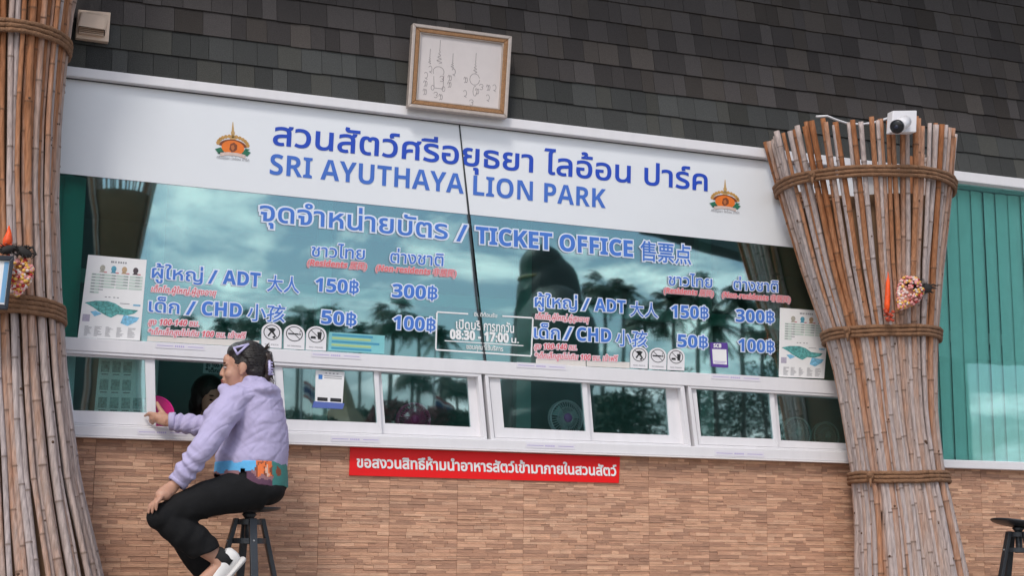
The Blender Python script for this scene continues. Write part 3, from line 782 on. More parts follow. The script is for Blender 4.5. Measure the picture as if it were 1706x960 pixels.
def pict(label, q, kind, words):
    P = thing('prohibition_sign', label, 'sign', un(*q[3], 0), 'prohibition signs on the glass'); Q = quadmap(q)
    out = [(0, 1), (0, .34)] + [(.5 - .5 * math.cos(a), .34 - .34 * math.sin(a)) for a in [PI * i / 12 for i in range(1, 12)]] + [(1, .34), (1, 1)]
    bm = bmesh.new(); prism(bm, [Q(*v) for v in out][::-1], -.0055, -.0005); obj('card', bm, M['white'], P)
    y = -.0062; bm = bmesh.new(); n = 28
    for i in range(n):
        a, b = 2 * PI * i / n, 2 * PI * (i + 1) / n
        f = lambda r, t: Q(.5 + .41 * r * math.cos(t), .38 + .31 * r * math.sin(t))
        flat(bm, [f(1, a), f(1, b), f(.9, b), f(.9, a)], y)
    f = lambda x, z: Q(.5 + .41 * x, .38 + .31 * z)
    def line(a, b, w_):
        A, B_ = Vector(f(*a)), Vector(f(*b)); d = (B_ - A).normalized(); nn = Vector((-d.y, d.x)) * w_
        flat(bm, [tuple(A + nn), tuple(B_ + nn), tuple(B_ - nn), tuple(A - nn)], y)
    line((-.68, -.68), (.68, .68), .5); obj('slash', bm, M['black'], P)
    bm = bmesh.new(); y = -.0069
    if kind == 0:
        flat(bm, [f(x, z) for x, z in ((-.5, -.5), (.1, -.62), (.5, -.45), (.25, -.1), (-.2, -.15), (-.35, -.3))], y)
        line((0, -.2), (-.45, .5), 1.2); line((.05, -.2), (.45, .5), 1.2); line((-.3, -.5), (.2, .1), 1.3); flat(bm, [f(.25 + .16 * math.cos(a), .62 + .14 * math.sin(a)) for a in [i * PI / 4 for i in range(8)]], y)
    elif kind == 1:
        line((-.75, 0), (.5, 0), 1.1); line((.55, 0), (.78, 0), 1.1); line((.6, -.2), (.75, -.5), .4)
    else:
        flat(bm, [f(x, z) for x, z in ((.1, -.45), (.65, -.45), (.55, .5), (.2, .5))], y); line((.45, -.5), (.6, -.8), .5)
        flat(bm, [f(x, z) for x, z in ((-.65, .15), (-.1, .15), (-.05, .45), (-.7, .45))], y)
    obj('symbol', bm, M['black'], P)
    lettering(P, words, Q(.16, .90), Q(.84, .90), 1.9, .69, 0, M['grey'], off=0, y=-.0062, name='caption')
pict('white no pets sign beside the hair of the woman', [(436, 537.5), (470, 539.5), (469, 580.5), (436, 578.5)], 0, 'NO PETS')
pict('white no smoking sign between the other two signs above the second window', [(473.5, 540), (508, 542.5), (507, 582.8), (473, 580.8)], 1, 'NO SMOKING')
pict('white no food or drink sign beside the pale teal notice', [(511, 542.8), (544.5, 544.8), (543, 584.8), (509.5, 583)], 2, 'NO FOOD')
pict('white no pets sign beside the small red print of the right price list', [(1051, 577), (1079.5, 578.6), (1079, 614.8), (1050.5, 613)], 0, 'NO PETS')
pict('white no smoking sign in the middle of the three signs near the purple card', [(1082, 579), (1110.5, 580.6), (1110, 616.5), (1081.5, 614.8)], 1, 'NO SMOKING')
pict('white no food or drink sign under the right 50 baht price', [(1113, 580.8), (1141, 582.4), (1140, 618), (1112, 616.6)], 2, 'NO FOOD')

P = thing('teal_notice', 'pale teal notice with rows of print taped above the second window', 'notice', un(595, 588, 0))
q = [(549, 553.5), (641, 559.5), (640, 590), (547, 584)]; Q = quadmap(q)
bm = bmesh.new(); prism(bm, q, -.003, -.0005); obj('sheet', bm, mat('teal_paper', (.20, .52, .55), .6, .1, 12), P)
for (ms, rows) in ((mat('notice_yellow', (.42, .58, .26), .6), (.25, .62)), (mat('notice_blue', (.06, .30, .46), .6), (.08, .44, .80))):
    bm = bmesh.new()
    for v in rows: urect(bm, Q, .05, v, R.uniform(.75, .93), v + .11, -.0038)
    obj('print_row', bm, ms, P)
for lab, q in (('cream strip under the red print of the left price list', [(246, 560), (432, 568), (431, 579), (245, 568.5)]), ('cream strip under the red print of the right price list, left piece', [(893, 598), (976, 601.5), (976, 611), (893, 606.5)]), ('short cream strip between the cream strip and the no pets sign', [(977.5, 601.5), (1049, 604), (1049, 614), (977.5, 610.5)])):
    bm = bmesh.new(); prism(bm, q, -.0022, -.0004); o = obj('paper_strip', bm, M['cream']); prop(o, lab, 'paper strip', 'cream paper strips on the glass')
P = thing('payment_card', 'purple edged payment card on the glass under the right 50 baht price', 'card', un(1200, 613, 0))
q = [(1183, 571), (1212, 571.5), (1213.5, 613), (1186, 611)]; Q = quadmap(q)
bm = bmesh.new(); prism(bm, q, -.006, -.0005); obj('card', bm, mat('purple_print', rgb(92, 62, 150), .5), P)
bm = bmesh.new(); urect(bm, Q, .09, .27, .92, .88, -.0067); obj('white_panel', bm, M['paper'], P)
lettering(P, 'SCB', Q(.18, .2), Q(.62, .2), 6, .69, 0, M['white_txt'], off=.03, y=-.0067, name='lettering')
bm = bmesh.new(); urect(bm, Q, .14, .76, .86, .785, -.0072); urect(bm, Q, .2, .82, .8, .84, -.0072); obj('small_print', bm, M['lilac'], P)
# QR card stand inside the second window: codes are left blank
P = thing('app_card', 'white card with blue foot fixed on the window pane just right of the seated woman', 'card', un(548, 678, 0))
q = [(526, 617), (574, 620), (570.5, 674), (525, 671)]; Q = quadmap(q)
bm = bmesh.new(); prism(bm, q, -.0035, .0005); obj('card', bm, M['paper'], P)
bm = bmesh.new(); urect(bm, Q, .10, .13, .24, .27, -.0042); obj('emblem', bm, mat('app_blue', rgb(70, 130, 200), .5), P)
bm = bmesh.new()
for k in range(4): urect(bm, Q, .34 + k * .13, .06, .40 + k * .13, .09, -.0042)
for v in (.15, .21): urect(bm, Q, .3, v, .92, v + .02, -.0042)
obj('small_print', bm, M['grey'], P)
bm = bmesh.new(); urect(bm, Q, .08, .83, .45, .94, -.0042); urect(bm, Q, .55, .83, .95, .94, -.0042); obj('badge', bm, M['black'], P)
bm = bmesh.new(); prism(bm, [(523, 669), (574, 672.5), (571, 682), (520, 679.5)], -.006, -.0036); obj('foot_band', bm, mat('band_blue', rgb(90, 110, 180), .5), P)
# seven narrow label strips on the white rails
for k, (x, y, yy, lab) in enumerate(((300, 577.5, -.036, 'narrow white label with lilac print on the rail beside the hair of the woman'), (560, 592.5, -.036, 'narrow white label with lilac print on the rail under the pale teal notice'), (902, 610.5, -.036, 'narrow white label with lilac print on the rail under the cream strips'), (1226, 629.5, -.036, 'narrow white label with lilac print on the rail beside the right map poster'),
      (270, 721, -.056, 'narrow white label with lilac print on the sill under the hand on the sash'), (592, 732.5, -.056, 'narrow lilac printed label on the sill over the left end of the red banner'), (917, 743.5, -.056, 'narrow lilac printed label on the sill under the white and pink desk fan'), (1232, 756.5, -.056, 'narrow white label with lilac print on the sill right of the red banner'))):
    P = thing('rail_label', lab, 'label', un(x, y + 4, yy), 'narrow labels on the window rails')
    sl_ = .035 if yy < -.04 else .055
    q = [(x - 41, y - 4.5 - 41 * sl_), (x + 41, y - 4.5 + 41 * sl_), (x + 41, y + 4.5 + 41 * sl_), (x - 41, y + 4.5 - 41 * sl_)]; Q = quadmap(q)
    bm = bmesh.new(); prism(bm, q, yy - .0012, yy + .0005); obj('strip', bm, mat('label_white', (.76, .73, .79), .4), P)
    bm = bmesh.new()
    for a, b in ((.03, .36), (.66, .97)): urect(bm, Q, a, .47, b, .56, yy - .0018)
    for u in (.40, .44, .48, .52, .56): urect(bm, Q, u, .38, u + .022, .66, yy - .0018)
    obj('print', bm, M['lilac'], P)
# ================================================================== THINGS ON THE PILLARS
def petal_ball(bm, c, r, rr):
    ball(bm, c, (r, r * .8, r * rr.uniform(.7, 1)), Matrix.Rotation(rr.uniform(0, 3), 3, 'X'), 8, 6)
def garland(label, cx, cy, w_, h_, y, tilt, seed, cols):
    rr = random.Random(seed); c0 = un(cx, cy, y); px = (un(cx + 1, cy, y) - c0).x
    G = thing('flower_garland', label, 'garland', un(cx, cy + h_, y), 'offerings tied to the pillars')
    bms = [bmesh.new() for _ in cols]
    for i in range(340):
        v = rr.random(); prof = (math.sin(PI * min(1, v ** .62)) ** .8) * (1 if v > .15 else .7); a = rr.uniform(-PI, PI)
        rad = w_ / 2 * px * prof; x = math.sin(a) * rad; yy = -math.cos(a) * rad * .55
        zz = -(v - .5) * h_ * px
        q = Matrix.Rotation(tilt, 3, 'Y') @ Vector((x, 0, zz))
        petal_ball(bms[rr.choices(range(len(cols)), weights=[3, 2, 2, 1][:len(cols)])[0]], c0 + q + Vector((0, yy, 0)), rr.uniform(.006, .011), rr)
    bm = bmesh.new(); ball(bm, c0 + Matrix.Rotation(tilt, 3, 'Y') @ Vector((0, 0, -h_ * px * .12)), (w_ * px * .36, w_ * px * .20, h_ * px * .30), Matrix.Rotation(tilt, 3, 'Y')); obj('garland_core', bm, mat('garland_core', rgb(196, 130, 110), .8, .3, 60), G, True)
    for b_, (nm, col) in zip(bms, cols): obj(nm, b_, mat('petal_' + nm, col, .7, .25, 80), G, True)
    return G
FL = [('pink_petals', rgb(222, 150, 146)), ('yellow_petals', rgb(226, 176, 84)), ('white_petals', rgb(222, 204, 196)), ('red_petals', rgb(176, 48, 44))]
garland('pear shaped flower garland hanging on the left pillar beside the small black frame', 33, 462, 40, 66, -.60, .08, 2, FL)
garland('small tilted flower garland on the right pillar above the middle rope', 1513, 490, 38, 54, -.64, .62, 4, FL)
def spike(label, pts, y, rads, seed):
    T_ = thing('orange_flame', label, 'ornament', un(*pts[-1], y), 'offerings tied to the pillars')
    bm = bmesh.new(); P_ = [un(*p, y) for p in pts]; tube(bm, P_, rads, 10)
    obj('flame', bm, mat('flame_orange', rgb(240, 84, 20), .5, .35, 30), T_, True)
    bm = bmesh.new(); rr = random.Random(seed)
    for i in range(26): petal_ball(bm, P_[-1] + Vector((rr.uniform(-.022, .022), rr.uniform(-.025, 0), rr.uniform(-.05, .012))), rr.uniform(.006, .011), rr)
    obj('flame_base', bm, mat('flame_base_red', rgb(176, 66, 40), .7, .35, 50), T_, True)
spike('slim orange flame ornament standing on the middle rope of the right pillar', [(1479, 452), (1479.5, 470), (1479, 490), (1478, 508), (1478, 520)], -.60, [.002, .010, .0145, .015, .012], 1)
spike('orange flame ornament at the left edge above the small black frame', [(15, 376), (15, 388), (13, 400), (11, 412)], -.60, [.002, .011, .02, .018], 2)
def dark_tuft(label, lobes, y, hairs):
    T_ = thing('black_tuft', label, 'ornament', un(*lobes[0][:2], y), 'offerings tied to the pillars')
    bm = bmesh.new()
    for x, yy, rx, ry, rt in lobes:
        c = un(x, yy, y); px = (un(x + 1, yy, y) - c).x
        ball(bm, c, (rx * px, .02, ry * px), Matrix.Rotation(rt, 3, 'Y'))
        rr = random.Random(int(x))
        for i in range(26):
            a = rr.uniform(0, 6.28); d = Vector((math.cos(a) * rx * px, rr.uniform(-.02, .01), math.sin(a) * ry * px))
            tube(bm, [c + d * .6, c + d * 1.1, c + d * rr.uniform(1.25, 1.6)], [.003, .002, .0008], 5)
    for hs in hairs: tube(bm, [un(*h, y - .01) for h in hs], [.0045] * (len(hs) - 1) + [.001], 6)
    obj('tuft', bm, mat('black_fibre', (.022, .019, .018), .8, .3, 60), T_, True)
dark_tuft('two lobed black fibre tuft above the tilted garland of the right pillar', [(1522, 472, 13, 8, .2), (1540, 481, 13, 7, -.2)], -.63, [[(1545, 478), (1555, 474), (1563, 477)]])
dark_tuft('black bow of fibre on the left pillar above the pear shaped garland', [(14, 416, 16, 8, -.3), (40, 420, 15, 9, .5)], -.62, [[(40, 410), (55, 413), (60, 424), (52, 432)], [(28, 428), (36, 414), (46, 408)]])
P = thing('tablet_frame', 'small black framed white notice hung at the left edge on the left pillar', 'frame', un(0, 516, -.66))
q = [(-52, 424), (24, 426), (13, 516), (-60, 510)]; Q = quadmap(q)
bm = bmesh.new(); ring(bm, q, inset(Q, .09, .09), -.68, -.655); bevel(bm, .003); obj('frame', bm, mat('frame_navy', (.02, .024, .035), .45), P)
bm = bmesh.new(); prism(bm, inset(Q, .08, .08), -.668, -.66, py=-.668); obj('notice', bm, M['paper'], P)
bm = bmesh.new(); urect(bm, Q, .80, .12, .90, .88, -.6687); obj('blue_border', bm, mat('notice_border', rgb(120, 170, 210), .6), P)

C_ = thing('security_camera', 'white security camera with a black lens front on the top of the right pillar', 'camera', un(1505, 220, -.80))
bm = bmesh.new(); prism(bm, [(1487.5, 184), (1528, 183.5), (1527, 220), (1485.5, 220)], -.85, -.80); bevel(bm, .005); obj('junction_box', bm, M['white'], C_)
yc_ = -.85; a_, b_ = un(1514, 199, yc_), un(1494, 211, yc_ - .12)
d_ = (b_ - a_)
bm = bmesh.new(); tube(bm, [a_ + Vector((0, .02, .004)), a_ + d_ * .25, a_ + d_ * .3, a_ + d_ * .95], [.018, .02, .033, .034], 20); obj('camera_body', bm, M['white'], C_, True)
bm = bmesh.new(); tube(bm, [a_ + d_ * .93, a_ + d_ * 1.0, a_ + d_ * 1.04], [.035, .036, .029], 20); obj('lens_hood', bm, mat('camera_black', (.012, .012, .014), .3), C_, True)
bm = bmesh.new(); tube(bm, [a_ + d_ * 1.03, a_ + d_ * 1.055], [.012, .010], 14); obj('lens', bm, mat('lens_glass', (.03, .035, .06), .08), C_, True)
bm = bmesh.new(); tube(bm, [un(x, y, -.42) for x, y in ((1360, 194), (1378, 193), (1392, 199), (1410, 205), (1432, 207), (1452, 205), (1472, 199), (1488, 194))], .0065, 8)
prop(obj('camera_cable', bm, M['white'], None, True), 'white cable looped behind the stick tops of the right pillar', 'cable')

# ================================================================== STOOLS
slate = mat('stool_steel', (.045, .050, .058), .42, .15, 6, .1, 80, metal=.4)
def stool(name, label, c, zseat, rs, tilt, k=1.0, spin=0.0):
    ST = thing('bar_stool', label, 'stool', (c.x, c.y, 0), 'round bar stools at the ticket counter')
    rt = Matrix.Rotation(tilt, 3, 'Y')
    def lathe(nm, prof, z0, rot=None):
        bm = bmesh.new(); n = 40; rows = []
        for r_, z in prof:
            rows.append([bm.verts.new(Vector((c.x, c.y, z0)) + (rot or Matrix.Identity(3)) @ Vector((r_ * math.cos(2 * PI * i / n), r_ * math.sin(2 * PI * i / n), z))) for i in range(n)])
        for a, b in zip(rows, rows[1:]):
            for i in range(n): bm.faces.new((a[i], a[(i + 1) % n], b[(i + 1) % n], b[i]))
        bm.faces.new(rows[0][::-1]); bm.faces.new(rows[-1]); fix(bm)
        return obj(nm, bm, slate, ST, True)
    lathe('seat', [(.03, -.022), (rs * .6, -.018), (rs * .93, -.010), (rs, -.003), (rs * .985, .002), (rs * .9, 0), (rs * .5, -.005), (.02, -.007)], zseat, rt)
    lathe('spindle', [(.022 * k, -.02), (.034 * k, -.028), (.020 * k, -.045), (.018 * k, -.14), (.026 * k, -.142), (.026 * k, -.16)], zseat)
    z1 = zseat - .058 * k; z2 = zseat - .145 * k; z3 = max(.1, zseat - .50); rat = lambda z: (.062 + (z1 - z) * .25) * k
    def hoop(nm, z, hh):
        r_ = rat(z) - .006
        bm = bmesh.new(); n = 40; rows = []
        for rr_, zz in ((r_ - .006, z - hh), (r_, z - hh), (r_, z + hh), (r_ - .006, z + hh)):
            rows.append([bm.verts.new((c.x + rr_ * math.cos(2 * PI * i / n), c.y + rr_ * math.sin(2 * PI * i / n), zz)) for i in range(n)])
        for j in range(4):
            for i in range(n): bm.faces.new((rows[j][i], rows[j][(i + 1) % n], rows[(j + 1) % 4][(i + 1) % n], rows[(j + 1) % 4][i]))
        obj(nm, bm, slate, ST)
    hoop('hub_hoop', z1 - .004, .012 * k); hoop('brace_hoop', z2, .012 * k); hoop('foot_ring', z3, .012)
    bm = bmesh.new()
    for i in range(4):
        a = spin + i * PI / 2; d = Vector((math.cos(a), math.sin(a), 0)); box(bm, Vector((c.x, c.y, z1 - .004)) + d * .035 * k, (.06 * k, .016, .010), Matrix.Rotation(a, 3, 'Z'))
    obj('hub_arms', bm, slate, ST)
    for i in range(4):
        a = spin + i * PI / 2 ; d = Vector((math.cos(a), math.sin(a), 0)); n = Vector((-d.y, d.x, 0))
        bm = bmesh.new(); hw, hd = .0165 * k, .010
        rows = []
        for z in (z1 + .012, 0.0):
            p_ = Vector((c.x, c.y, z)) + d * rat(z)
            rows.append([bm.verts.new(p_ + n * sx * hw + d * sd_ * hd) for sx, sd_ in ((-1, -1), (1, -1), (1, 1), (-1, 1))])
        for j in range(4): bm.faces.new((rows[0][j], rows[0][(j + 1) % 4], rows[1][(j + 1) % 4], rows[1][j]))
        bm.faces.new(rows[0][::-1]); bm.faces.new(rows[1]); fix(bm); bevel(bm, .002)
        L_ = obj('leg', bm, slate, ST)
        bm = bmesh.new(); p_ = Vector((c.x, c.y, z2)) + d * (rat(z2) + hd); ball(bm, p_, (.006, .006, .006), u=10, v=6); obj('bolt', bm, mat('bolt_steel', (.35, .35, .36), .35, metal=.8), L_, True)
YS = -.44
sc_ = un(416, 847, YS)
stool('a', 'dark steel bar stool carrying the seated woman', Vector((sc_.x, YS, 0)), sc_.z, .138, -.02, 1.0, -PI / 2 + .06)
s2 = un(1696, 872, -.44)
stool('b', 'empty dark steel bar stool with a tilted seat at the right edge', Vector((s2.x, -.44, 0)), s2.z, .145, .17, 1.0, -PI / 2 - .1)
# ================================================================== THE SEATED WOMAN
skin = mat('skin', (.50, .27, .185), .5, .08, 14, .05, 200)
skin.node_tree.nodes['Principled BSDF'].inputs['Subsurface Weight'].default_value = .12
skin.node_tree.nodes['Principled BSDF'].inputs['Subsurface Radius'].default_value = (.02, .008, .005)
YW = -.44
def U(px, py, dy=0.0): return un(px, py, YW + dy)
PW = thing('person', 'woman in lilac hoodie and black trousers seated on a bar stool at the open window', 'person', (sc_.x, YW, sc_.z))
hc = U(404, 614.5, .02)
HF = Vector((-.965, .24, -.06)).normalized(); HL = Vector((0, 0, 1)).cross(HF).normalized() * 1; HU = HF.cross(HL).normalized()
HL = -HL if HL.y > 0 else HL
HM = Matrix((HF, HL, HU)).transposed()
if HU.z < 0: HU = -HU; HM = Matrix((HF, HL, HU)).transposed()
HS = .93
def H_(a, b, c): return hc + (HF * a + HL * b + HU * c) * HS
def hball(bm, a, b, c, r, tilt=0): ball(bm, H_(a, b, c), tuple(x * HS for x in r), HM @ Matrix.Rotation(tilt, 3, 'Y'), 20, 14)
def hand_fingers(bm, wrist, palm_c, knuck, tips, thumb, r=.0082, curl=None):
    tube(bm, [wrist, palm_c], [(.027, .019), (.033, .016)], 14); ball(bm, palm_c, (.036, .026, .026))
    for kx, tip in zip(knuck, tips):
        mid = (kx + tip) / 2 + (curl or Vector((0, -.012, .008)))
        tube(bm, [lerp(palm_c, kx, .4), kx, lerp(kx, mid, .6), mid, lerp(mid, tip, .55), tip], [r * 1.15, r * 1.2, r * 1.02, r * 1.06, r * .95, r * .72], 10)
        ball(bm, tip, r * .72, u=10, v=8)
    tube(bm, thumb, [r * 1.5, r * 1.25, r * 1.1, r * .8], 10)
bm = bmesh.new()
# head
hball(bm, -.014, 0, .030, (.094, .073, .085)); hball(bm, .040, 0, -.022, (.050, .056, .080)); hball(bm, .034, 0, -.064, (.046, .047, .040), .3)
hball(bm, .068, 0, -.094, (.020, .022, .018)); hball(bm, .058, .034, -.030, (.026, .022, .026)); hball(bm, .058, -.034, -.030, (.026, .022, .026))
hball(bm, .072, 0, .040, (.020, .045, .034)); hball(bm, .074, .026, .020, (.012, .022, .007)); hball(bm, .074, -.026, .020, (.012, .022, .007))
tube(bm, [H_(.084, 0, .016), H_(.094, 0, -.004), H_(.101, 0, -.022), H_(.100, 0, -.031)], [.0075, .0085, .0105, .008], 12)
hball(bm, .102, 0, -.0255, (.0100, .0105, .0085)); hball(bm, .092, .0105, -.030, (.010, .007, .0065)); hball(bm, .092, -.0105, -.030, (.010, .007, .0065))
hball(bm, .085, 0, -.055, (.014, .024, .019)); hball(bm, .094, 0, -.0525, (.0085, .020, .0055)); hball(bm, .092, 0, -.0635, (.0085, .017, .006)); hball(bm, .080, 0, -.074, (.012, .02, .010))
for sg in (1, -1):
    hball(bm, -.006, .073 * sg, -.004, (.019, .008, .031), -.15); hball(bm, .002, .071 * sg, -.030, (.010, .008, .012))
# neck and torso
tube(bm, [H_(-.03, 0, -.04), H_(-.045, 0, -.10), U(420, 652)], [.052, .05, .07], 16)
tube(bm, [U(420, 648), U(424, 690), U(428, 740), U(424, 800)], [(.09, .13), (.115, .16), (.12, .14), (.13, .165)], 20)
# arms
SN, EN, WN = U(388, 668, -.15), U(336, 750, -.20), U(291, 809, -.14)
SF, EF, WF = U(388, 672, .15), U(344, 712, .22), un(281, 703, -.16)
tube(bm, [SN, lerp(SN, EN, .5), EN, lerp(EN, WN, .35), WN], [.05, .045, .036, .036, .024], 14)
tube(bm, [SF, lerp(SF, EF, .5), EF, lerp(EF, WF, .35), WF], [.05, .045, .036, .036, .024], 14)
# near hand over the knee
yk = -.175
hand_fingers(bm, WN, U(272, 825, yk + .01), [U(266.5, 831.5, yk - .030), U(262, 834, yk - .013), U(259, 836, yk + .006), U(258, 837, yk + .024)],
             [U(260, 850.5, yk - .040), U(253.5, 855, yk - .022), U(247.5, 855.5, yk - .002), U(247, 852, yk + .020)],
             [U(280, 819, yk + .03), U(270, 822, yk + .045), U(262, 829, yk + .052), U(257, 836, yk + .050)], curl=Vector((-.008, -.008, .006)))
# far hand on the sash
hand_fingers(bm, WF, un(268, 697, -.10), [un(259.5, 690.5, -.085), un(257.5, 694, -.088), un(258, 698.5, -.09), un(260, 702.5, -.09)],
             [un(241, 693.5, -.028), un(249, 700.5, -.03), un(250, 704, -.034), un(254, 707, -.04)],
             [un(272, 690, -.10), un(266, 681, -.085), un(263, 675, -.07), un(261, 670, -.06)], r=.0085, curl=Vector((-.006, -.02, .006)))
# legs
KN, AN = U(268, 862, -.14), U(358, 926, -.14)
KF, AF = U(286, 858, .13), U(352, 962, .13)
for hip, kn, an in ((U(424, 812, -.09), KN, AN), (U(424, 812, .09), KF, AF)):
    tube(bm, [hip, lerp(hip, kn, .5), kn, lerp(kn, an, .35), an], [.085, .072, .052, .05, .036], 16)
    ft = an + Vector((-.05, 0, -.12)); tube(bm, [an, an + Vector((.02, 0, -.05)), ft], [.036, .036, .032], 12)
me = remesh(bm, .0042, 4, .5)
body = link('body', me, skin, PW, True)

# eyes, brows, lips
def hpatch(nm, a, b, c, r, m, tilt=0, roll=0):
    bm = bmesh.new(); ball(bm, H_(a, b, c), tuple(x * HS for x in r), HM @ Matrix.Rotation(roll, 3, 'X') @ Matrix.Rotation(tilt, 3, 'Z'), 14, 10); return obj(nm, bm, m, PW, True)
for sg in (1, -1):
    hpatch('eye', .0795, .036 * sg, .004, (.007, .013, .0055), mat('eye_white', (.55, .5, .47), .3), -.55 * sg)
    hpatch('iris', .0845, .035 * sg, .004, (.004, .0055, .0055), mat('iris_dark', (.012, .008, .006), .2), -.5 * sg)
    hpatch('eyelid', .081, .037 * sg, .0095, (.006, .016, .0022), mat('lash_black', (.015, .01, .01), .7), -.6 * sg, .1 * sg)
    hpatch('eyebrow', .081, .036 * sg, .0265, (.008, .017, .0026), mat('brow_dark', (.05, .03, .022), .8), -.55 * sg, -.06 * sg)
hpatch('lip', .0965, 0, -.0545, (.0085, .019, .005), mat('lip_red', (.38, .10, .085), .4)); hpatch('lip', .0945, 0, -.0635, (.0085, .016, .0052), MATS['lip_red'])

# hair
bm = bmesh.new()
hball(bm, -.026, 0, .042, (.098, .081, .092)); hball(bm, -.060, 0, -.005, (.060, .072, .075)); hball(bm, -.03, .05, .03, (.045, .03, .05)); hball(bm, -.03, -.05, .03, (.045, .03, .05))
hball(bm, .02, 0, .085, (.055, .068, .045), .4)
hball(bm, -.070, 0, -.06, (.03, .045, .04))
me = remesh(bm, .005, 5)
n0 = Vector((0, 0, 0))
NR = [v.normal.copy() for v in me.vertices]
for v, nv in zip(me.vertices, NR):
    q = v.co - hc; f = noise.noise(Vector((q.dot(HU) * 90, q.dot(HL) * 90, q.dot(HF) * 14)))
    v.co += nv * .003 * f
hair_m = mat('black_hair', (.016, .012, .011), .34, .45, 120, .5, 160, stretch=(.3, 1.2, 1.2))
hair = link('hair', me, hair_m, PW, True)
bm = bmesh.new(); rr = random.Random(5)
hball(bm, -.112, 0, .012, (.030, .040, .058)); hball(bm, -.108, .0, .06, (.026, .032, .03)); hball(bm, -.112, .0, -.05, (.022, .03, .032))
tube(bm, [H_(-.09, .02, .07), H_(-.125, .022, .055), H_(-.138, .02, .01), H_(-.122, .016, -.045), H_(-.10, .01, -.062)], [.016, .018, .017, .015, .008], 10)
tube(bm, [H_(-.09, -.02, .07), H_(-.124, -.02, .06), H_(-.136, -.02, .005), H_(-.118, -.016, -.05)], [.016, .018, .016, .012], 10)
me = remesh(bm, .0045, 5)
NR = [v.normal.copy() for v in me.vertices]
for v, nv in zip(me.vertices, NR):
    q = v.co - hc; v.co += nv * .0028 * noise.noise(Vector((q.dot(HF) * 110, q.dot(HL) * 110, q.dot(HU) * 16)))
ends = mat('brown_hair_ends', (.030, .016, .012), .42, .4, 120)
link('hair_bun', me, ends, hair, True)
bm = bmesh.new()
for i in range(60):      # loose strands and the fanned ends above the claw
    a = rr.uniform(-.03, .03); c0_ = rr.uniform(-.06, .085); top = rr.random() < .55
    if top: pts = [H_(-.10, a, .075), H_(-.116, a * 1.2, .092 + rr.uniform(0, .012)), H_(-.118 - rr.uniform(0, .02), a * 1.5, .10 + rr.uniform(-.01, .02))]
    else: pts = [H_(-.12, a, c0_), H_(-.142, a, c0_ - .01), H_(-.146 + rr.uniform(-.012, .012), a * 1.3, c0_ - .035 - rr.uniform(0, .03))]
    tube(bm, pts, [.0026, .0018, .0006], 5)
for i in range(26):      # flyaways round the hairline and nape
    t_ = rr.random(); b_ = rr.uniform(.03, .08); p0 = H_(-.06 + .1 * t_, b_ * .9, .11 - .05 * t_)
    if i % 2: p0 = H_(-.07 - .02 * t_, rr.uniform(.0, .05), -.07)
    tube(bm, [p0, p0 + HU * .006 - HF * .012 + HL * .003, p0 - HF * rr.uniform(.02, .035) + HU * rr.uniform(-.014, .006)], [.0012, .001, .0004], 4)
obj('hair_strands', bm, ends, hair, True)
bm = bmesh.new()
for i in range(230):      # combed locks from the hairline back to the claw
    t_ = rr.random() * 3; sg = 1 if i % 4 else -1; ks = [Vector(q) for q in ((.62, .12, .80), (.60, .62, .52), (.12, .96, .05), (-.42, .80, -.62))]
    k_ = min(2, int(t_)); d0 = lerp(ks[k_], ks[k_ + 1], t_ - k_).normalized(); d1 = Vector((-.96, .18 + rr.uniform(-.12, .12), .0 + rr.uniform(-.35, .4))).normalized()
    pts = []
    for q in range(9):
        d = d0.slerp(d1, q / 8); rr_ = 1.0 + rr.uniform(.0, .018) + .012 * math.sin(PI * q / 8)
        pts.append(H_(-.026 + d.x * .0985 * rr_, sg * d.y * .083 * rr_, .042 + d.z * .0935 * rr_ - .012 * max(0, -d.z)))
    tube(bm, pts, [.0012] + [rr.uniform(.0018, .0030)] * 7 + [.0015], 5)
obj('hair_locks', bm, hair_m, hair, True)
lil = mat('clip_lilac', (.52, .48, .72), .35)
bm = bmesh.new()
for k in range(5):
    p0 = H_(-.125, .045, .022 - k * .014); tube(bm, [p0, H_(-.142, .036, .020 - k * .014), H_(-.150, .012, .018 - k * .014)], [.005, .005, .003], 7)
tube(bm, [H_(-.132, .046, .03), H_(-.132, .046, -.042)], .006, 8)
obj('claw_clip', bm, lil, hair, True)
bm = bmesh.new(); tri = [H_(.034, .078, .092), H_(-.034, .072, .108), H_(.018, .088, .060)]
c_ = (tri[0] + tri[1] + tri[2]) / 3
tri = [p_ + HL * .004 for p_ in tri]
for a, b in zip(tri, tri[1:] + tri[:1]): tube(bm, [a, b], .0052, 8)
for a in tri: ball(bm, a, .0052, u=8, v=6)
obj('hair_clip', bm, lil, hair, True)

# hoodie
hood_m = mat('lilac_fleece', (.47, .425, .63), .9, .05, 9, .16, 420, spec=.2)
bm = bmesh.new()
tube(bm, [U(413, 637), U(416, 652), U(418, 675), U(424, 705), U(425, 740), U(419, 768), U(417.5, 781)],
     [(.075, .085), (.125, .17), (.143, .20), (.140, .20), (.148, .195), (.162, .195), (.158, .188)], 36)
ball(bm, U(425, 655, -.02), (.105, .19, .055))
def sleeve(s, e, w_, r0, r1, r2):
    d = (w_ - e).normalized()
    tube(bm, [lerp(s, U(415, 665), .3), s, lerp(s, e, .35), lerp(s, e, .7), e, lerp(e, w_, .3), lerp(e, w_, .62), lerp(e, w_, .82), lerp(e, w_, .90), w_],
         [r0 * 1.05, r0 * 1.03, r0 * .98, r0 * .93, r1, r1 * .98, r1 * .92, r1 * .93, r2 * 1.0, r2 * .97], 18)
    ball(bm, s, r0 * 1.06); ball(bm, e, r1 * .99)
sleeve(U(392, 668, -.14), EN, U(296, 804, -.14), .066, .054, .042)
sleeve(SF, EF, un(286, 703, -.165), .068, .051, .040)
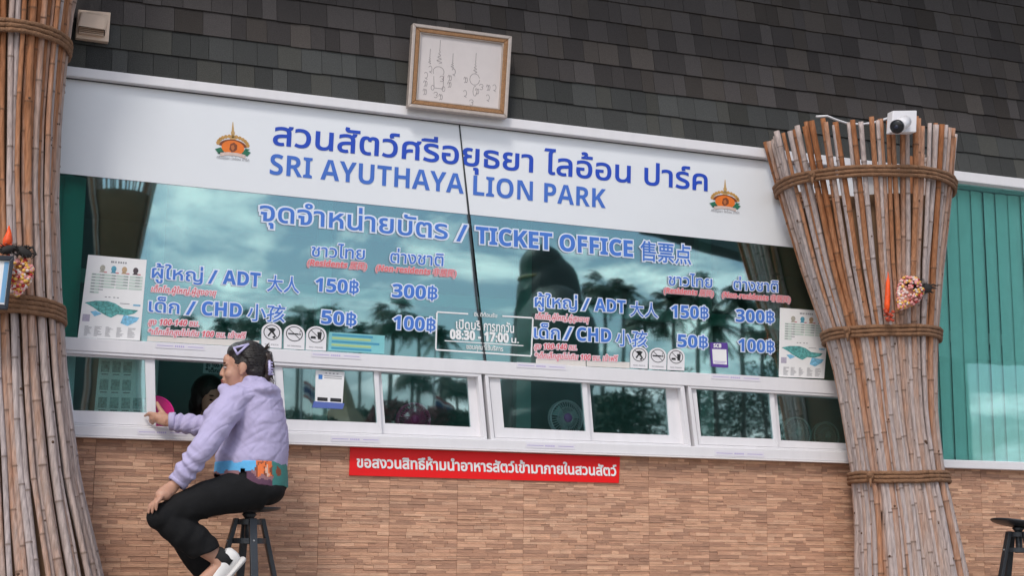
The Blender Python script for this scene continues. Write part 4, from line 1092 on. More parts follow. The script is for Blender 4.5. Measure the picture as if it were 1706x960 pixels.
# hood lying on the back
tube(bm, [U(372, 646, -.05), U(380, 655, -.13), U(402, 660, -.17), U(430, 662, -.15), U(446, 663, -.06), U(448, 660, .05), U(430, 650, .14), U(395, 645, .15), U(374, 642, .07)], [.026, .034, .040, .046, .058, .060, .05, .036, .026], 12)
tube(bm, [U(410, 641, -.08), U(430, 641, -.06), U(436, 641, .02), U(425, 640, .10)], [.038, .04, .04, .035], 12)
me = remesh(bm, .0042, 12, .5)
def crease(p_):
    q = p_ - U(418, 700)
    # soft folds: diagonal on the back, rings on the sleeves
    f = .007 * noise.noise(Vector((q.x * 5, q.y * 5, q.z * 9)))
    f += .0045 * abs(noise.noise(Vector(((q.x + q.z * .6) * 9 + 3, q.y * 7, (q.z - q.x * .5) * 16)))) * -1
    f -= .0028 * max(0, .22 - abs(noise.noise(Vector(((q.x * .8 + q.z * .6) * 8, q.y * 5 + 4, (q.z * .8 - q.x * .6) * 26))))) / .22
    f -= .0010 * max(0, .18 - abs(noise.noise(Vector(((q.x * .5 - q.z) * 7 + 8, q.y * 5, (q.z * .7 + q.x) * 22))))) / .18
    f += .0016 * noise.noise(Vector((q.x * 28, q.y * 28, q.z * 40)))
    return f
def axis_rings(p_, a, b, amp, freq):
    d = (b - a); L = d.length; d /= L; s = (p_ - a).dot(d); rad = ((p_ - a) - d * s).length
    if 0 < s < L and rad < .11:
        e = min(1, min(s, L - s) / .05); return amp * e * math.sin(s * freq + 2.2 * noise.noise(p_ * 14) + (p_.x + p_.z) * 12)
    return 0
NR = [v.normal.copy() for v in me.vertices]
for v, nv in zip(me.vertices, NR):
    c = v.co.copy(); f = crease(c)
    f += axis_rings(c, EN, U(296, 804, -.14), .0055, 140) + axis_rings(c, EF, un(286, 703, -.165), .0038, 150) + axis_rings(c, lerp(SN, EN, .3), EN, .0024, 90)
    v.co += nv * f
hoodie = link('hoodie', me, hood_m, PW, True)
def cuff(a, b, r_, nm='cuff'):
    bm = bmesh.new(); n = 48; d = (b - a)
    up_ = d.cross(Vector((0, 1, 0))).normalized(); sd_ = d.cross(up_).normalized(); rows = []
    for t_, k in ((-.02, .8), (0, 1.0), (.3, 1.05), (.7, 1.05), (1, 1), (1.02, .8)):
        rows.append([bm.verts.new(a + d * t_ + (up_ * math.cos(2 * PI * i / n) + sd_ * math.sin(2 * PI * i / n)) * r_ * k * (1 + (.018 if i % 2 else 0))) for i in range(n)])
    for x, y in zip(rows, rows[1:]):
        for i in range(n): bm.faces.new((x[i], x[(i + 1) % n], y[(i + 1) % n], y[i]))
    obj(nm, bm, hood_m, hoodie, True)
cuff(U(302, 797, -.14), U(293.5, 807, -.14), .042); cuff(un(293, 702.5, -.17), un(282, 703, -.162), .040)

# shirt tail below the hem: plain colour patches
bm = bmesh.new(); ca = bm.loops.layers.float_color.new('tone'); n = 64
def hipring(z_px, k):
    cc = U(418, z_px); return [cc + Vector((math.cos(2 * PI * i / n) * .166 * k, math.sin(2 * PI * i / n) * .205 * k, 0)) for i in range(n)]
n = 150; NJ = 22
def ringz(j):
    t_ = j / NJ; zp = 772 + 40 * t_; k = .95 + .03 * math.sin(t_ * 2.0)
    cc = U(418, zp); return [cc + Vector((math.cos(2 * PI * i / n) * .166 * k, math.sin(2 * PI * i / n) * .205 * k, .003 * math.sin(i * .35) * t_)) for i in range(n)]
rows = [[bm.verts.new(p_) for p_ in ringz(j)] for j in range(NJ + 1)]
pc = dict(o=rgb(230, 118, 62), b=rgb(96, 176, 226), m=rgb(96, 62, 84), p=rgb(150, 108, 112), t=rgb(64, 130, 124), k=rgb(48, 30, 30), w=rgb(220, 180, 160), n=rgb(136, 74, 52), d=rgb(30, 84, 190))
for j in range(NJ):
    for i in range(n):
        a = 2 * PI * (i + .5) / n; x = math.cos(a); t_ = (j + .5) / NJ
        xw = x + .05 * noise.noise(Vector((x * 6, t_ * 4, 1))); tw_ = t_ + .12 * noise.noise(Vector((x * 7, t_ * 5, 9)))
        if -.50 + .10 * (t_ - .3) * -1 < x < -.36 + .12 * (t_ - .5) and t_ > .30: continue      # the side slit
        if x < -.45 and t_ > .85 - .9 * abs(x + .62): continue                                   # pointed front tail
        if xw < -.45: ch = 'b' if tw_ < .42 else ('p' if tw_ < .9 else 'm')
        elif xw < -.12: ch = 'b' if tw_ < .42 else ('m' if xw < -.2 or tw_ > .6 else 'p')
        elif xw < .36:
            if tw_ < .62: ch = 'o' if math.sin(xw * 30 + 9 * tw_ + 2 * math.sin(tw_ * 7)) < .72 else 'n'
            elif tw_ < .74: ch = 'p'
            else: ch = 'm'
            if (xw - .2) ** 2 / .002 + (tw_ - .4) ** 2 / .04 < 1: ch = 'w'
        elif xw < .95: ch = 'n' if (xw - .56) ** 2 / .008 + (tw_ - .42) ** 2 / .03 < 1 else 't'
        else: ch = 'd' if tw_ > .62 else 't'
        f = bm.faces.new((rows[j][i], rows[j][(i + 1) % n], rows[j + 1][(i + 1) % n], rows[j + 1][i]))
        for l in f.loops: l[ca] = pc[ch]
sh = obj('shirt_tail', bm, mat('print_shirt', (.3, .3, .3), .8, .12, 60, attr='tone'), PW, True)
sm_ = sh.modifiers.new('thickness', 'SOLIDIFY'); sm_.thickness = .003; sm_.offset = 1

# trousers
bm = bmesh.new()
tube(bm, [U(424, 776), U(424, 796), U(426, 815), U(424, 830)], [(.135, .17), (.140, .185), (.137, .19), (.11, .18)], 28)
ball(bm, U(440, 820, -.09), (.092, .11, .062)); ball(bm, U(440, 820, .09), (.092, .11, .062))
def trouser(dy, kn, an, hem):
    hip = U(418, 815, dy * .75); mid = U(345, 832, dy)
    tube(bm, [U(435, 815, dy * .7), hip, lerp(hip, mid, .5), mid, lerp(mid, kn, .6), kn + Vector((.01, 0, -.002))], [.100, .096, .088, .080, .070, .058], 24)
    ball(bm, kn, (.062, .072, .062))
    tube(bm, [kn + Vector((.01, 0, -.004)), lerp(kn, an, .25), lerp(kn, an, .55), lerp(kn, an, .8), hem], [.060, .070, .072, .066, .064], 24)
trouser(-.14, KN, AN, U(344, 922, -.14)); trouser(.13, KF, AF, U(345, 950, .13))
me = remesh(bm, .006, 9, .5)
NR = [v.normal.copy() for v in me.vertices]
for v, nv in zip(me.vertices, NR):
    c = v.co; v.co = c + nv * (.004 * noise.noise(Vector((c.x * 9, c.y * 9, c.z * 14))) + axis_rings(c, lerp(KN, AN, .1), AN, .003, 80) - .003 * abs(noise.noise(Vector(((c.x - c.z) * 12, c.y * 6, c.z * 8)))))
link('trousers', me, mat('black_cloth', (.010, .010, .011), .85, .2, 30, .2, 300, spec=.2), PW, True)
# socks and shoes
for an, d in ((AN, Vector((-.42, 0, -.9)).normalized()), (AF, Vector((-.42, 0, -.9)).normalized())):
    tq = Vector((-.75, 0, .66)).normalized(); bm = bmesh.new(); tube(bm, [an + tq * .012 + Vector((.012, 0, -.004)), an - tq * .02 + Vector((.02, 0, 0)), an - tq * .05 + Vector((.026, 0, 0))], [.0385, .039, .039], 18)
    obj('sock', bm, mat('black_sock', (.012, .012, .013), .9), PW, True)
    tw_ = Vector((-.75, 0, .66)).normalized(); sw_ = Vector((-.66, 0, -.75)).normalized(); A0 = an + Vector((.026, 0, .004)) - tw_ * .092
    def loft(st, dt=0):
        bm = bmesh.new(); tube(bm, [A0 + sw_ * a + tw_ * (c + dt) for a, c, h, wd in st], [(h, wd) for a, c, h, wd in st], 24); return bm
    bm = loft([(-.052, .048, .012, .012), (-.046, .048, .034, .026), (-.03, .050, .045, .034), (0, .050, .048, .037), (.04, .048, .046, .038), (.08, .040, .038, .041), (.13, .031, .029, .045), (.18, .026, .024, .045), (.21, .022, .019, .038), (.228, .020, .010, .02)])
    tube(bm, [A0 + tw_ * .05 + sw_ * .004, A0 + tw_ * .088 + sw_ * .006], [(.046, .036), (.044, .036)], 20)
    s_ = link('shoe', remesh(bm, .004, 6), mat('white_leather', (.74, .72, .70), .45, .05, 12, .1, 60), PW, True)
    bm = loft([(-.058, .006, .008, .018), (-.05, .006, .014, .032), (-.02, .006, .015, .040), (.05, .005, .014, .042), (.12, .005, .013, .048), (.18, .007, .012, .048), (.222, .012, .011, .036), (.236, .016, .006, .015)])
    obj('sole', bm, mat('shoe_sole', (.62, .60, .58), .6), s_, True)
    bm = bmesh.new()
    for q_ in range(4):
        a = .055 + q_ * .022; tube(bm, [A0 + sw_ * a + tw_ * (.086 - q_ * .0085) + Vector((0, y_, 0)) for y_ in (-.022, 0, .022)], .0035, 6)
    obj('laces', bm, mat('lace_white', (.66, .64, .63), .8), s_, True)
    bm = bmesh.new(); tube(bm, [A0 + tw_ * .084 + sw_ * .006, A0 + tw_ * .094 + sw_ * .006], [(.041, .033), (.040, .032)], 20); obj('collar', bm, mat('collar_grey', (.30, .29, .29), .8), s_, True)

# ================================================================== INSIDE THE OFFICE
def blind(label, pts, y, pitch):
    """vertical blind between two pixels on the top line, down to a bottom pixel row"""
    (xa, ya), (xb, yb), zb = pts
    A, B_ = un(xa, ya, y), un(xb, yb, y)
    BL_ = thing('vertical_blind', label, 'blind', (A.x, y, zb), 'vertical blinds behind the glass')
    m = mat('blind_fabric', (.92, .93, .92), .8, .05, 14, .1, 300)
    bm = bmesh.new(); box(bm, ((A.x + B_.x) / 2, y, A.z - .02), (B_.x - A.x + .06, .05, .04)); obj('head_rail', bm, m, BL_)
    x = A.x; k = 0
    while x < B_.x:
        bm = bmesh.new(); n = 6; wv = []
        ang = .16 + .07 * math.sin(k * 1.7)
        for zz in (A.z - .05, (A.z + zb) / 2, zb):
            rw = []
            for i in range(n + 1):
                s_ = (i / n - .5) * pitch * 1.12; bow = .012 * (1 - (2 * i / n - 1) ** 2)
                rw.append(bm.verts.new((x + pitch / 2 + s_ * math.cos(ang), y + s_ * math.sin(ang) - bow, zz)))
            wv.append(rw)
        for a, b in zip(wv, wv[1:]):
            for i in range(n): bm.faces.new((a[i], a[i + 1], b[i + 1], b[i]))
        obj('slat', bm, m, BL_, True); x += pitch; k += 1
blind('pale vertical blind closed behind the glass right of the right pillar', [(1530, 296), (1800, 330), 1.06], .10, .092)
blind('pale vertical blind at the left edge behind the glass beside the left pillar', [(-60, 260), (112, 282), .9], .10, .092)
def fan(label, px, py, rpx, y, col, hub, cage, face=0.0):
    c = un(px, py, y); r_ = (un(px + rpx, py, y) - c).x / .99
    Fn = thing('desk_fan', label, 'fan', (c.x, y, 1.03), 'desk fans behind the sliding windows')
    cm = mat('fan_cage_' + cage[0], cage[1], .35); hm = mat('fan_hub_' + cage[0], hub, .4)
    bm = bmesh.new()
    for rr_, dy, tt in ((r_, 0, .006), (r_ * .62, -.012, .0022), (r_, .03, .005)): torus(bm, c + Vector((0, dy, 0)), Vector((0, 1, 0)), rr_, tt, 40, 6)
    for i in range(36):
        a = 2 * PI * i / 36; d = Vector((math.cos(a), 0, math.sin(a)))
        tube(bm, [c + d * r_ * .2 + Vector((0, -.02, 0)), c + d * r_ * .65 + Vector((0, -.014, 0)), c + d * r_], .0021, 4)
    obj('cage', bm, cm, Fn, True)
    bm = bmesh.new(); ball(bm, c + Vector((0, -.018, 0)), (r_ * .27, .014, r_ * .27)); obj('hub', bm, hm, Fn, True)
    for i in range(3):
        bm = bmesh.new(); a = 2 * PI * i / 3 + .4; vs = []
        for u, wdt in ((.2, .12), (.5, .36), (.85, .38)):
            for s_ in (-1, 1):
                aa = a + s_ * wdt; vs.append(c + Vector((math.cos(aa) * r_ * u, .012 + s_ * .008, math.sin(aa) * r_ * u)))
        for k in (0, 2): bm.faces.new([bm.verts.new(vs[q]) for q in (k, k + 1, k + 3, k + 2)])
        obj('blade', bm, mat('fan_blade_' + cage[0], col, .35), Fn, True)
    bm = bmesh.new(); zb = 1.03; tube(bm, [Vector((c.x, y + .05, zb)), Vector((c.x, y + .05, c.z))], .014, 10); tube(bm, [Vector((c.x, y + .05, zb)), Vector((c.x, y + .05, zb + .02))], .06, 20)
    tube(bm, [c + Vector((0, .02, 0)), c + Vector((0, .09, 0))], [r_ * .3, r_ * .22], 16); obj('stand', bm, cm, Fn, True)
fan('white and pink desk fan behind the third window', 944, 697, 26, .14, (.62, .82, .82), rgb(220, 130, 205), ('white', (.88, .76, .82)))
fan('pink desk fan behind the second window', 690, 700, 26, .16, rgb(220, 70, 130), rgb(225, 90, 150), ('pink', rgb(220, 110, 150)))
fan('larger of two grey wire fans behind the window nearest the right pillar', 1328, 722, 22, .16, (.16, .24, .25), (.4, .5, .5), ('grey', (.42, .52, .52)))
fan('smaller grey wire fan behind the window, closest to the right pillar', 1377, 728, 20, .16, (.16, .24, .25), (.4, .5, .5), ('grey', (.42, .52, .52)))
# magenta hand fan inside the open window
c = un(258, 692, .10); rp = (un(290, 692, .10) - c).x * .98
Fm = thing('hand_fan', 'round magenta plastic fan inside the open window behind the sash', 'hand fan', (c.x, .10, 1.03))
bm = bmesh.new(); tube(bm, [c + Vector((0, -.002, 0)), c + Vector((0, .002, 0))], [rp, rp], 40); obj('fan_leaf', bm, mat('magenta_plastic', rgb(206, 22, 116), .35), Fm)
bm = bmesh.new(); torus(bm, c, Vector((0, 1, 0)), rp, .005, 44, 8); obj('fan_rim', bm, mat('magenta_rim', rgb(226, 40, 140), .3), Fm, True)
bm = bmesh.new(); tube(bm, [c + Vector((0, 0, -rp * .2)), c + Vector((.01, 0, -rp * 1.25))], .009, 8); obj('fan_handle', bm, MATS['magenta_rim'], Fm, True)
# sheet of pictures behind the first window
q = [(165, 597), (243, 600), (240, 690), (157, 688)]; Q = quadmap(q)
P = thing('picture_sheet', 'white sheet printed with rows of small pictures behind the leftmost window', 'notice', un(160, 688, .09))
bm = bmesh.new(); prism(bm, q, .085, .088); obj('sheet', bm, mat('sheet_white', (.9, .93, .93), .7), P)
bm = bmesh.new(); bm2 = bmesh.new(); yy = .0843
for rrow in range(3):
    for k in range(4):
        if (rrow, k) in ((0, 3), (1, 3)): continue
        u = .06 + k * .235; v = .05 + rrow * .33; urect(bm, Q, u, v, u + .18, v + .20, yy); urect(bm2, Q, u + .02, v + .23, u + .16, v + .25, yy)
obj('picture', bm, mat('sheet_pictures', (.42, .52, .52), .7, .6, 90), P); obj('caption', bm2, M['grey'], P)
# notice seen through the open window
q = [(340, 598), (380, 600), (379, 624), (338, 622)]; Q = quadmap(q)
P = thing('inner_notice', 'white notice with bold print hanging inside the open window above the cashier', 'notice', un(340, 622, .6))
bm = bmesh.new(); prism(bm, q, .6, .603); obj('sheet', bm, mat('inner_paper', (.45, .52, .54), .7), P)
lettering(P, 'สูง 100-140', Q(.1, .52), Q(.98, .56), 5, .558, 0, M['black'], off=.03, y=.599); lettering(P, '*เด็กเล็ก', Q(.1, .90), Q(.98, .94), 5, .558, 0, M['black'], off=.03, y=.599)
# cashier in the dark room
CA = thing('person', 'cashier with dark hair and dark clothes, dimly seen inside the open window', 'person', (un(350, 690, .55).x, .55, .5))
cc = un(349, 668, .55); Ff = Vector((.30, -.94, -.1)).normalized(); Lf = Vector((0, 0, 1)).cross(Ff).normalized(); Uf = Ff.cross(Lf).normalized(); Mf = Matrix((Ff, Lf, Uf)).transposed()
def G_(a, b, c_): return cc + Ff * a + Lf * b + Uf * c_
def gball(bm, a, b, c_, r_): ball(bm, G_(a, b, c_), r_, Mf, 18, 12)
bm = bmesh.new()
gball(bm, -.012, 0, .03, (.09, .072, .085)); gball(bm, .04, 0, -.02, (.05, .058, .078)); gball(bm, .035, 0, -.065, (.045, .046, .038)); gball(bm, .07, 0, -.092, (.018, .022, .016))
tube(bm, [G_(.084, 0, .014), G_(.10, 0, -.02), G_(.10, 0, -.03)], [.008, .013, .010], 10); gball(bm, .088, 0, -.058, (.012, .022, .014))
for sg in (1, -1): gball(bm, -.006, .072 * sg, -.004, (.018, .008, .03)); gball(bm, .06, .03 * sg, -.03, (.025, .02, .024))
tube(bm, [G_(-.02, 0, -.05), G_(-.03, 0, -.15)], [.05, .055], 14)
tube(bm, [G_(-.03, 0, -.15), G_(-.03, 0, -.22), G_(-.03, 0, -.6)], [(.08, .10), (.11, .19), (.12, .18)], 18)
for sg in (1, -1):
    sh_, el, wr = G_(-.03, .19 * sg, -.21), G_(.02, .25 * sg, -.42), G_(.25, .14 * sg, -.40)
    tube(bm, [sh_, el, wr], [.05, .042, .026], 12); ball(bm, wr + Ff * .05, (.03, .035, .018))
    for k in range(4): tube(bm, [wr + Ff * .06 + Lf * (k - 1.5) * .017, wr + Ff * .10 + Lf * (k - 1.5) * .019 + Uf * .006, wr + Ff * (.125 - abs(k - 1.5) * .008) + Lf * (k - 1.5) * .019 - Uf * .01], [.0085, .008, .006], 8)
    tube(bm, [wr + Ff * .02 - Lf * .03 * sg, wr + Ff * .06 - Lf * .05 * sg, wr + Ff * .09 - Lf * .05 * sg], [.011, .009, .007], 8)
link('body', remesh(bm, .006, 4), mat('cashier_skin', (.48, .28, .20), .5), CA, True)  # even skin tone of the cashier
bm = bmesh.new(); gball(bm, -.026, 0, .042, (.10, .085, .092)); gball(bm, -.05, 0, -.03, (.07, .085, .10)); gball(bm, -.02, .06, .01, (.05, .03, .07)); gball(bm, -.02, -.06, .01, (.05, .03, .07))
link('hair', remesh(bm, .006, 4), hair_m, CA, True)
bm = bmesh.new(); tube(bm, [G_(-.03, 0, -.155), G_(-.03, 0, -.20), G_(-.03, 0, -.62)], [(.10, .12), (.125, .21), (.14, .20)], 20)
for sg in (1, -1): tube(bm, [G_(-.03, .17 * sg, -.20), G_(-.03, .19 * sg, -.21), G_(.02, .25 * sg, -.41)], [.07, .068, .058], 14)
link('shirt', remesh(bm, .007, 5), mat('dark_shirt', (.03, .035, .045), .9), CA, True)
for sg in (1, -1):
    for nm, a, c_, r_, m in (('eye', .083, .004, (.006, .013, .005), MATS['lash_black']), ('eyebrow', .082, .026, (.008, .02, .0035), MATS['brow_dark'])):
        bm = bmesh.new(); ball(bm, G_(a, .034 * sg, c_), r_, Mf @ Matrix.Rotation(-.5 * sg, 3, 'Z'), 12, 8); obj(nm, bm, m, CA, True)
bm = bmesh.new(); gball(bm, .098, 0, -.06, (.008, .019, .008)); obj('lip', bm, MATS['lip_red'], CA, True)

# ================================================================== WHAT THE GLASS MIRRORS: the yard in front of the office
leaf_m = mat('palm_leaf', (.030, .055, .028), .55, .4, 3); trunk_m = mat('palm_trunk', (.10, .085, .07), .9, .3, 6, .4, 20)
def palm_meshes(seed, fan_):
    rr = random.Random(seed); bm = bmesh.new()
    n = 26 if not fan_ else 30
    for i in range(n):
        az_ = 2 * PI * i / n * 2.4 + rr.uniform(-.2, .2); el = rr.uniform(-.5, 1.25); L = rr.uniform(1.25, 1.7)
        d = Vector((math.cos(az_), math.sin(az_), 0)); pts = []
        for k in range(9):
            t_ = k / 8; pts.append(d * (L * t_ * math.cos(el) ) + Vector((0, 0, L * t_ * math.sin(el) - .75 * t_ * t_ * L * (.6 + .4 * math.cos(el)))))
        if not fan_:
            tube(bm, pts, [.018] * 6 + [.012, .009, .004], 4)
            for k in range(1, 9):
                for sub in (0, .33, .66):
                    p_ = lerp(pts[k - 1], pts[k], sub); tg = (pts[k] - pts[k - 1]).normalized(); sd_ = tg.cross(Vector((0, 0, 1))).normalized()
                    ll = .52 * math.sin(PI * (.12 + .82 * (k - 1 + sub) / 8)) * rr.uniform(.8, 1.15)
                    for s_ in (-1, 1):
                        tip = p_ + sd_ * s_ * ll * .8 + tg * ll * .5 + Vector((0, 0, -ll * rr.uniform(.15, .55)))
                        w_ = tg * .04; bm.faces.new([bm.verts.new(v) for v in (p_ - w_, p_ + w_, tip)])
        else:
            tube(bm, pts[:5], .014, 4); c_ = pts[4]; dr = (pts[5] - pts[4]).normalized(); sd_ = dr.cross(Vector((0, 0, 1))).normalized(); u_ = sd_.cross(dr)
            for k in range(-6, 7):
                a = k * .24; v_ = dr * math.cos(a) + sd_ * math.sin(a); ll = rr.uniform(.6, .85); p1 = c_ + v_ * ll * .6; p2 = c_ + v_ * ll + Vector((0, 0, -.22)); w_ = v_.cross(u_).normalized() * .045
                bm.faces.new([bm.verts.new(x) for x in (c_, p1 + w_, p2, p1 - w_)])
    me = bpy.data.meshes.new('crown'); bm.to_mesh(me); bm.free(); me.materials.append(leaf_m)
    bm = bmesh.new(); H0 = 1.0
    tube(bm, [Vector((.03 * math.sin(k * .9), 0, -k * .25)) for k in range(33)], [.11 if k == 0 else .085 + .012 * (k % 2) + .0022 * k for k in range(33)], 10)
    mt = bpy.data.meshes.new('trunk'); bm.to_mesh(mt); bm.free(); mt.materials.append(trunk_m); mt.polygons.foreach_set('use_smooth', [True] * len(mt.polygons))
    return me, mt
PMS = [palm_meshes(1, False), palm_meshes(2, True), palm_meshes(3, False)]
def palm(px, py, yy, kind, sc, k):
    p_ = refl(px, py, yy)
    T_ = thing('palm_tree', 'palm tree across the yard, mirrored in the ticket office glass', 'palm tree', (p_.x, p_.y, 0), 'palm trees mirrored in the glass')
    T_.rotation_euler = (0, 0, k * 1.3)
    for nm, me in zip(('crown', 'trunk'), PMS[kind]):
        o = bpy.data.objects.new(nm, me); COL.objects.link(o); o.parent = T_; o.location = (0, 0, p_.z); o.scale = (sc, sc, sc if nm == 'crown' else max(1, p_.z / 7.9))
for k, a in enumerate([(300, 545, -24, 1, .75), (375, 545, -26, 0, .8), (425, 535, -24, 1, .8), (500, 530, -25, 1, .85), (545, 528, -27, 1, .9), (655, 528, -22, 1, 1.05), (700, 545, -28, 0, .9), (735, 560, -24, 0, .8),
        (690, 630, -20, 1, .7), (740, 632, -24, 0, .7), (762, 640, -20, 1, .7), (552, 622, -21, 1, .55), (1005, 480, -24, 1, 1.0), (1040, 492, -27, 0, 1.0), (1120, 505, -20, 0, 1.0), (1160, 488, -24, 1, 1.1), (1235, 500, -23, 0, 1.1), (1290, 505, -26, 1, 1.0), (1075, 530, -22, 1, 1.0), (1190, 540, -21, 0, 1.1), (1270, 560, -22, 1, 1.0), (600, 550, -30, 0, .8), (470, 548, -30, 0, .8)]):
    palm(*a[:4], a[4] * .46, k)
def bush(label, px, py, yy, wd, col, nm, seed, name='bush', grp='bushes mirrored in the glass', hgt=None):
    rr = random.Random(seed); p_ = refl(px, py, yy); h_ = hgt or p_.z
    T_ = thing(name, label, 'bush', (p_.x, p_.y, 0), grp)
    bm = bmesh.new()
    for i in range(2600):
        a = rr.uniform(0, 6.28); v = rr.random() ** .7; r_ = wd * (.35 + .65 * math.sin(PI * (.15 + .75 * v))) * math.sqrt(rr.random()) * (1 + .3 * math.sin(3 * a + seed))
        c_ = Vector((p_.x + math.cos(a) * r_, p_.y + math.sin(a) * r_ * .8, h_ * (.25 + .78 * v) - .25 * r_)); 
        d = Vector((rr.uniform(-1, 1), rr.uniform(-1, 1), rr.uniform(-.2, 1))).normalized(); s_ = d.orthogonal().normalized(); l = rr.uniform(.08, .19)
        bm.faces.new([bm.verts.new(q) for q in (c_ - d * l * .5, c_ + s_ * l * .16, c_ + d * l * .5, c_ - s_ * l * .16)])
    obj('foliage', bm, mat('bush_' + nm, col, .6, .4, 2), T_)
    bm = bmesh.new()
    for i in range(5): tube(bm, [Vector((p_.x, p_.y, 0)), Vector((p_.x + rr.uniform(-.3, .3) * wd, p_.y + rr.uniform(-.3, .3) * wd, h_ * .6))], [.05, .02], 6)
    obj('stem', bm, trunk_m, T_)
bush('red leaved bush mirrored in the left of the second window pair', 655, 672, -16, .7, (.20, .02, .03), 'red', 1)
bush('red leaved bush mirrored beside the pink desk fan', 720, 685, -16, .6, (.20, .02, .03), 'red', 2)
for k, (px, py, yy, wd) in enumerate(((485, 685, -20, .9), (530, 696, -18, .7), (600, 684, -20, .9), (765, 690, -16, .6), (1010, 668, -16, .9), (1035, 660, -14, .8), (1100, 612, -26, 1.5), (1180, 650, -24, 1.5), (1240, 640, -26, 1.4), (1300, 600, -26, 1.4))):
    bush('dark green bush across the yard, mirrored in the ticket office glass', px, py, yy, wd, (.03, .06, .03), 'green', 20 + k)
# a flag on each of two poles
def flag(label, px, py, yy):
    p_ = refl(px, py, yy); T_ = thing('flag_pole', label, 'flag', (p_.x, p_.y, 0), 'flags mirrored in the glass')
    bm = bmesh.new(); tube(bm, [Vector((p_.x, p_.y, 0)), Vector((p_.x, p_.y, p_.z + 1.3))], [.025, .014], 10); obj('pole', bm, mat('pole_grey', (.25, .25, .26), .5), T_, True)
    for nm, v0, v1, col in (('red_stripe', 0, .167, (.45, .02, .03)), ('white_stripe', .167, .333, (.7, .7, .7)), ('blue_stripe', .333, .667, (.03, .04, .20)), ('white_stripe', .667, .833, (.7, .7, .7)), ('red_stripe', .833, 1, (.45, .02, .03))):
        bm = bmesh.new(); n = 10; rows = []
        for v in (v0, v1): rows.append([bm.verts.new((p_.x + .03 + .34 * i / n, p_.y + .03 * math.sin(i * .9), p_.z + .12 - .25 * v - .15 * i / n + .012 * math.sin(i * 1.1))) for i in range(n + 1)])
        for i in range(n): bm.faces.new((rows[0][i], rows[0][i + 1], rows[1][i + 1], rows[1][i]))
        obj(nm, bm, mat('flag_' + nm, col, .8), T_, True)
flag('striped flag on a pole mirrored in the window beside the white card', 503, 650, -17); flag('striped flag on a pole mirrored in the window with the pink desk fan', 722, 673, -17)
# small shrine roof mirrored above the card window
p_ = refl(572, 655, -19)
T_ = thing('shrine', 'small tiered shrine with a pointed roof mirrored in the second window', 'shrine', (p_.x, p_.y, 0))
gm = mat('shrine_gold', (.28, .19, .09), .5, .2, 5); bm = bmesh.new()
for z0, z1, w_ in ((0, 1.4, .9), (1.4, 1.6, 1.1)): box(bm, (p_.x, p_.y, (z0 + z1) / 2), (w_, w_, z1 - z0))
obj('base', bm, gm, T_)
bm = bmesh.new()
for s in range(4): box(bm, (p_.x + (.4 if s & 1 else -.4), p_.y + (.4 if s & 2 else -.4), 2.0), (.09, .09, .8))
obj('column', bm, gm, T_)
bm = bmesh.new(); tube(bm, [Vector((p_.x, p_.y, z)) for z in (2.4, 2.55, 2.9, 3.1, 3.6)], [.85, .8, .4, .22, .015], 4); obj('roof', bm, gm, T_)
# dark kiosk added at far left to keep sky out of the glass
a = refl(60, 560, -13); b_ = refl(149, 560, -13); kt = refl(100, 270, -13).z + .6
KS = thing('yard_blocker', 'dark kiosk added across the yard to darken the glass beside the left pillar', 'blocker', ((a.x + b_.x) / 2, -13, 0))
bm = bmesh.new(); box(bm, ((a.x + b_.x) / 2 - .6, -13.6, kt / 2), (b_.x - a.x + 1.2, 1.2, kt)); obj('wall', bm, mat('blocker_side', (.03, .04, .04), .8, .2, 1), KS)
bm = bmesh.new(); box(bm, ((a.x + b_.x) / 2 - .6, -13.6, kt + .06), (b_.x - a.x + 1.3, 1.5, .12)); obj('roof', bm, mat('blocker_cap', (.05, .05, .05), .8), KS)
# big elephant statue standing in the yard behind the viewer
def E_(px, py, dy=0.0): return refl(px, py, -11 - dy)
c0 = E_(905, 560); k = (E_(906, 560) - c0).length
T_ = thing('elephant_statue', 'dark elephant statue with pale tusks mirrored in the middle of the glass', 'statue', (c0.x, c0.y, 0))
bm = bmesh.new()
ball(bm, E_(915, 500), (.42, .5, .62)); ball(bm, E_(905, 446), (.30, .35, .32)); ball(bm, E_(922, 600, -.6), (.50, .9, .95)); ball(bm, E_(905, 690, -.8), (.62, .9, .8))
tube(bm, [E_(905, 520, .45), E_(903, 580, .6), E_(898, 650, .62), E_(900, 720, .55), E_(904, 790, .6)], [.26, .22, .18, .14, .10], 14)
ball(bm, E_(950, 545, -.2), (.16, .06, .55)); ball(bm, E_(872, 545, -.2), (.16, .06, .55))
for px, dy in ((870, -.4), (945, -.4), (880, -1.3), (935, -1.3)):
    a = E_(px, 690, dy); tube(bm, [a, Vector((a.x, a.y, .4)), Vector((a.x, a.y, 0))], [.24, .2, .23], 12)
me = remesh(bm, .04, 4)
NR = [v.normal.copy() for v in me.vertices]
for v, nv in zip(me.vertices, NR): v.co += nv * .02 * noise.noise(v.co * 3)
link('body', me, mat('statue_bronze', (.032, .034, .030), .5, .4, 4, .4, 8), T_, True)
for px, s in ((876, -1), (928, 1)):
    bm = bmesh.new(); tube(bm, [E_(px, 655, .55), E_(px + 2 * s, 680, .8), E_(px + 6 * s, 700, 1.0), E_(px + 9 * s, 700, 1.2)], [.06, .055, .04, .01], 10); obj('tusk', bm, mat('tusk_ivory', (.35, .33, .28), .5), T_, True)
bm = bmesh.new(); torus(bm, E_(908, 466), Vector((0, 0, 1)), .335, .02, 30, 8); obj('headband', bm, mat('statue_gold', (.30, .2, .07), .4), T_, True)
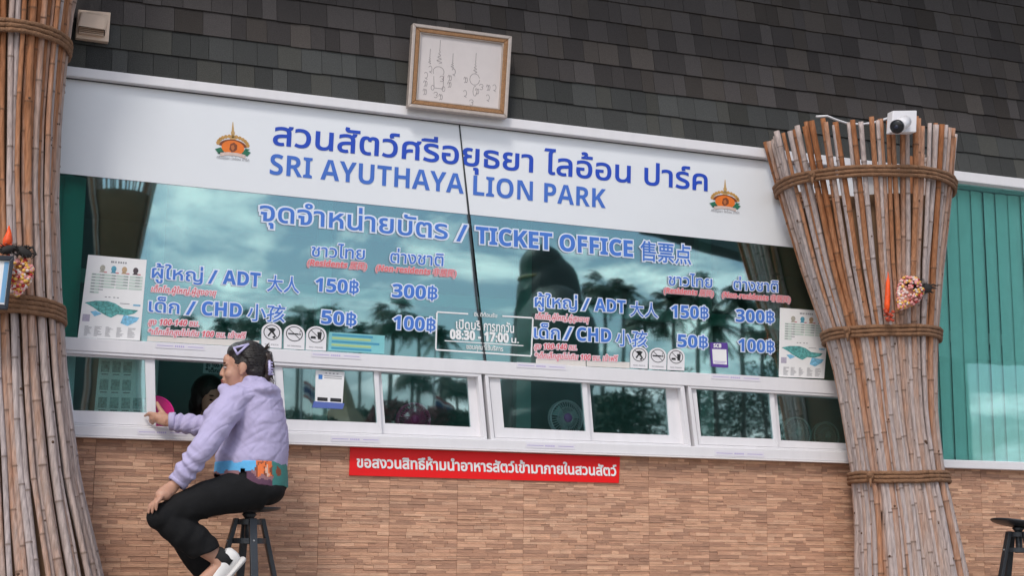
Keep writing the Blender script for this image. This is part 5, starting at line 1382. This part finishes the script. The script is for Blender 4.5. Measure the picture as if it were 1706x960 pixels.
# pavilion roof on the right, the pale grey street wall of the yard, third pillar
pv = thing('yard_pavilion', 'open pavilion with a dark sloping roof mirrored at the right of the glass', 'pavilion', (refl(1345, 700, -12).x, -13, 0))
def refl_prism(bm, pts, y0, y1):
    a = [refl(x, y, y0) for x, y in pts]; f = [bm.verts.new((v.x, y0, v.z)) for v in a]; b_ = [bm.verts.new((v.x, y1, v.z)) for v in a]; n = len(f)
    bm.faces.new(f); bm.faces.new(b_[::-1])
    for i in range(n): bm.faces.new((f[i], b_[i], b_[(i + 1) % n], f[(i + 1) % n]))
    fix(bm)
bm = bmesh.new(); refl_prism(bm, [(1090, 378), (1310, 440), (1346, 545), (1500, 590), (2300, 640), (2300, 200), (1090, 200)], -12, -12.5); obj('roof', bm, mat('pavilion_roof', (.09, .12, .12), .7, .15, 1), pv)  # right end lengthened to keep sky reflections off the blind
bm = bmesh.new(); box(bm, (refl(1390, 700, -14).x + 1.2, -14.5, refl(1360, 545, -14).z / 2), (2.6, 1.5, refl(1360, 545, -14).z)); obj('wall', bm, mat('pavilion_wall', (.06, .10, .09), .8, .15, 1), pv)
bm = bmesh.new(); x0 = refl(1110, 600, -15).x; x1 = refl(1420, 600, -15).x; box(bm, ((x0 + x1) / 2, -18.0, 1.25), (x1 - x0 + 4, .3, 2.5)); prop(obj('yard_wall', bm, mat('yard_wall', (.10, .13, .125), .8, .15, 1)), 'low dark green yard wall mirrored in the right windows', 'wall')
a = refl(195, 430, -9.5); b_ = refl(205, 300, -9.5)
wpx = (refl(236, 430, -9.5) - refl(160, 430, -9.5)).x / 2; wtop = (refl(268, 300, -9.5) - refl(150, 300, -9.5)).x / 2
pillar('tall dark stick pillar across the yard, mirrored at the left of the glass', None, a.y, 60, [(a.z * .98, 3, .0)], b_.z + 1.1, .1, 21,
       tab=[(0, a.x + .05, wpx * 1.7), (a.z * .62, a.x + .03, wpx * 1.22), (a.z, a.x, wpx), (b_.z, b_.x, wtop), (b_.z + 1.2, b_.x, wtop * 1.4)], wall=99, ncore=9)
#END
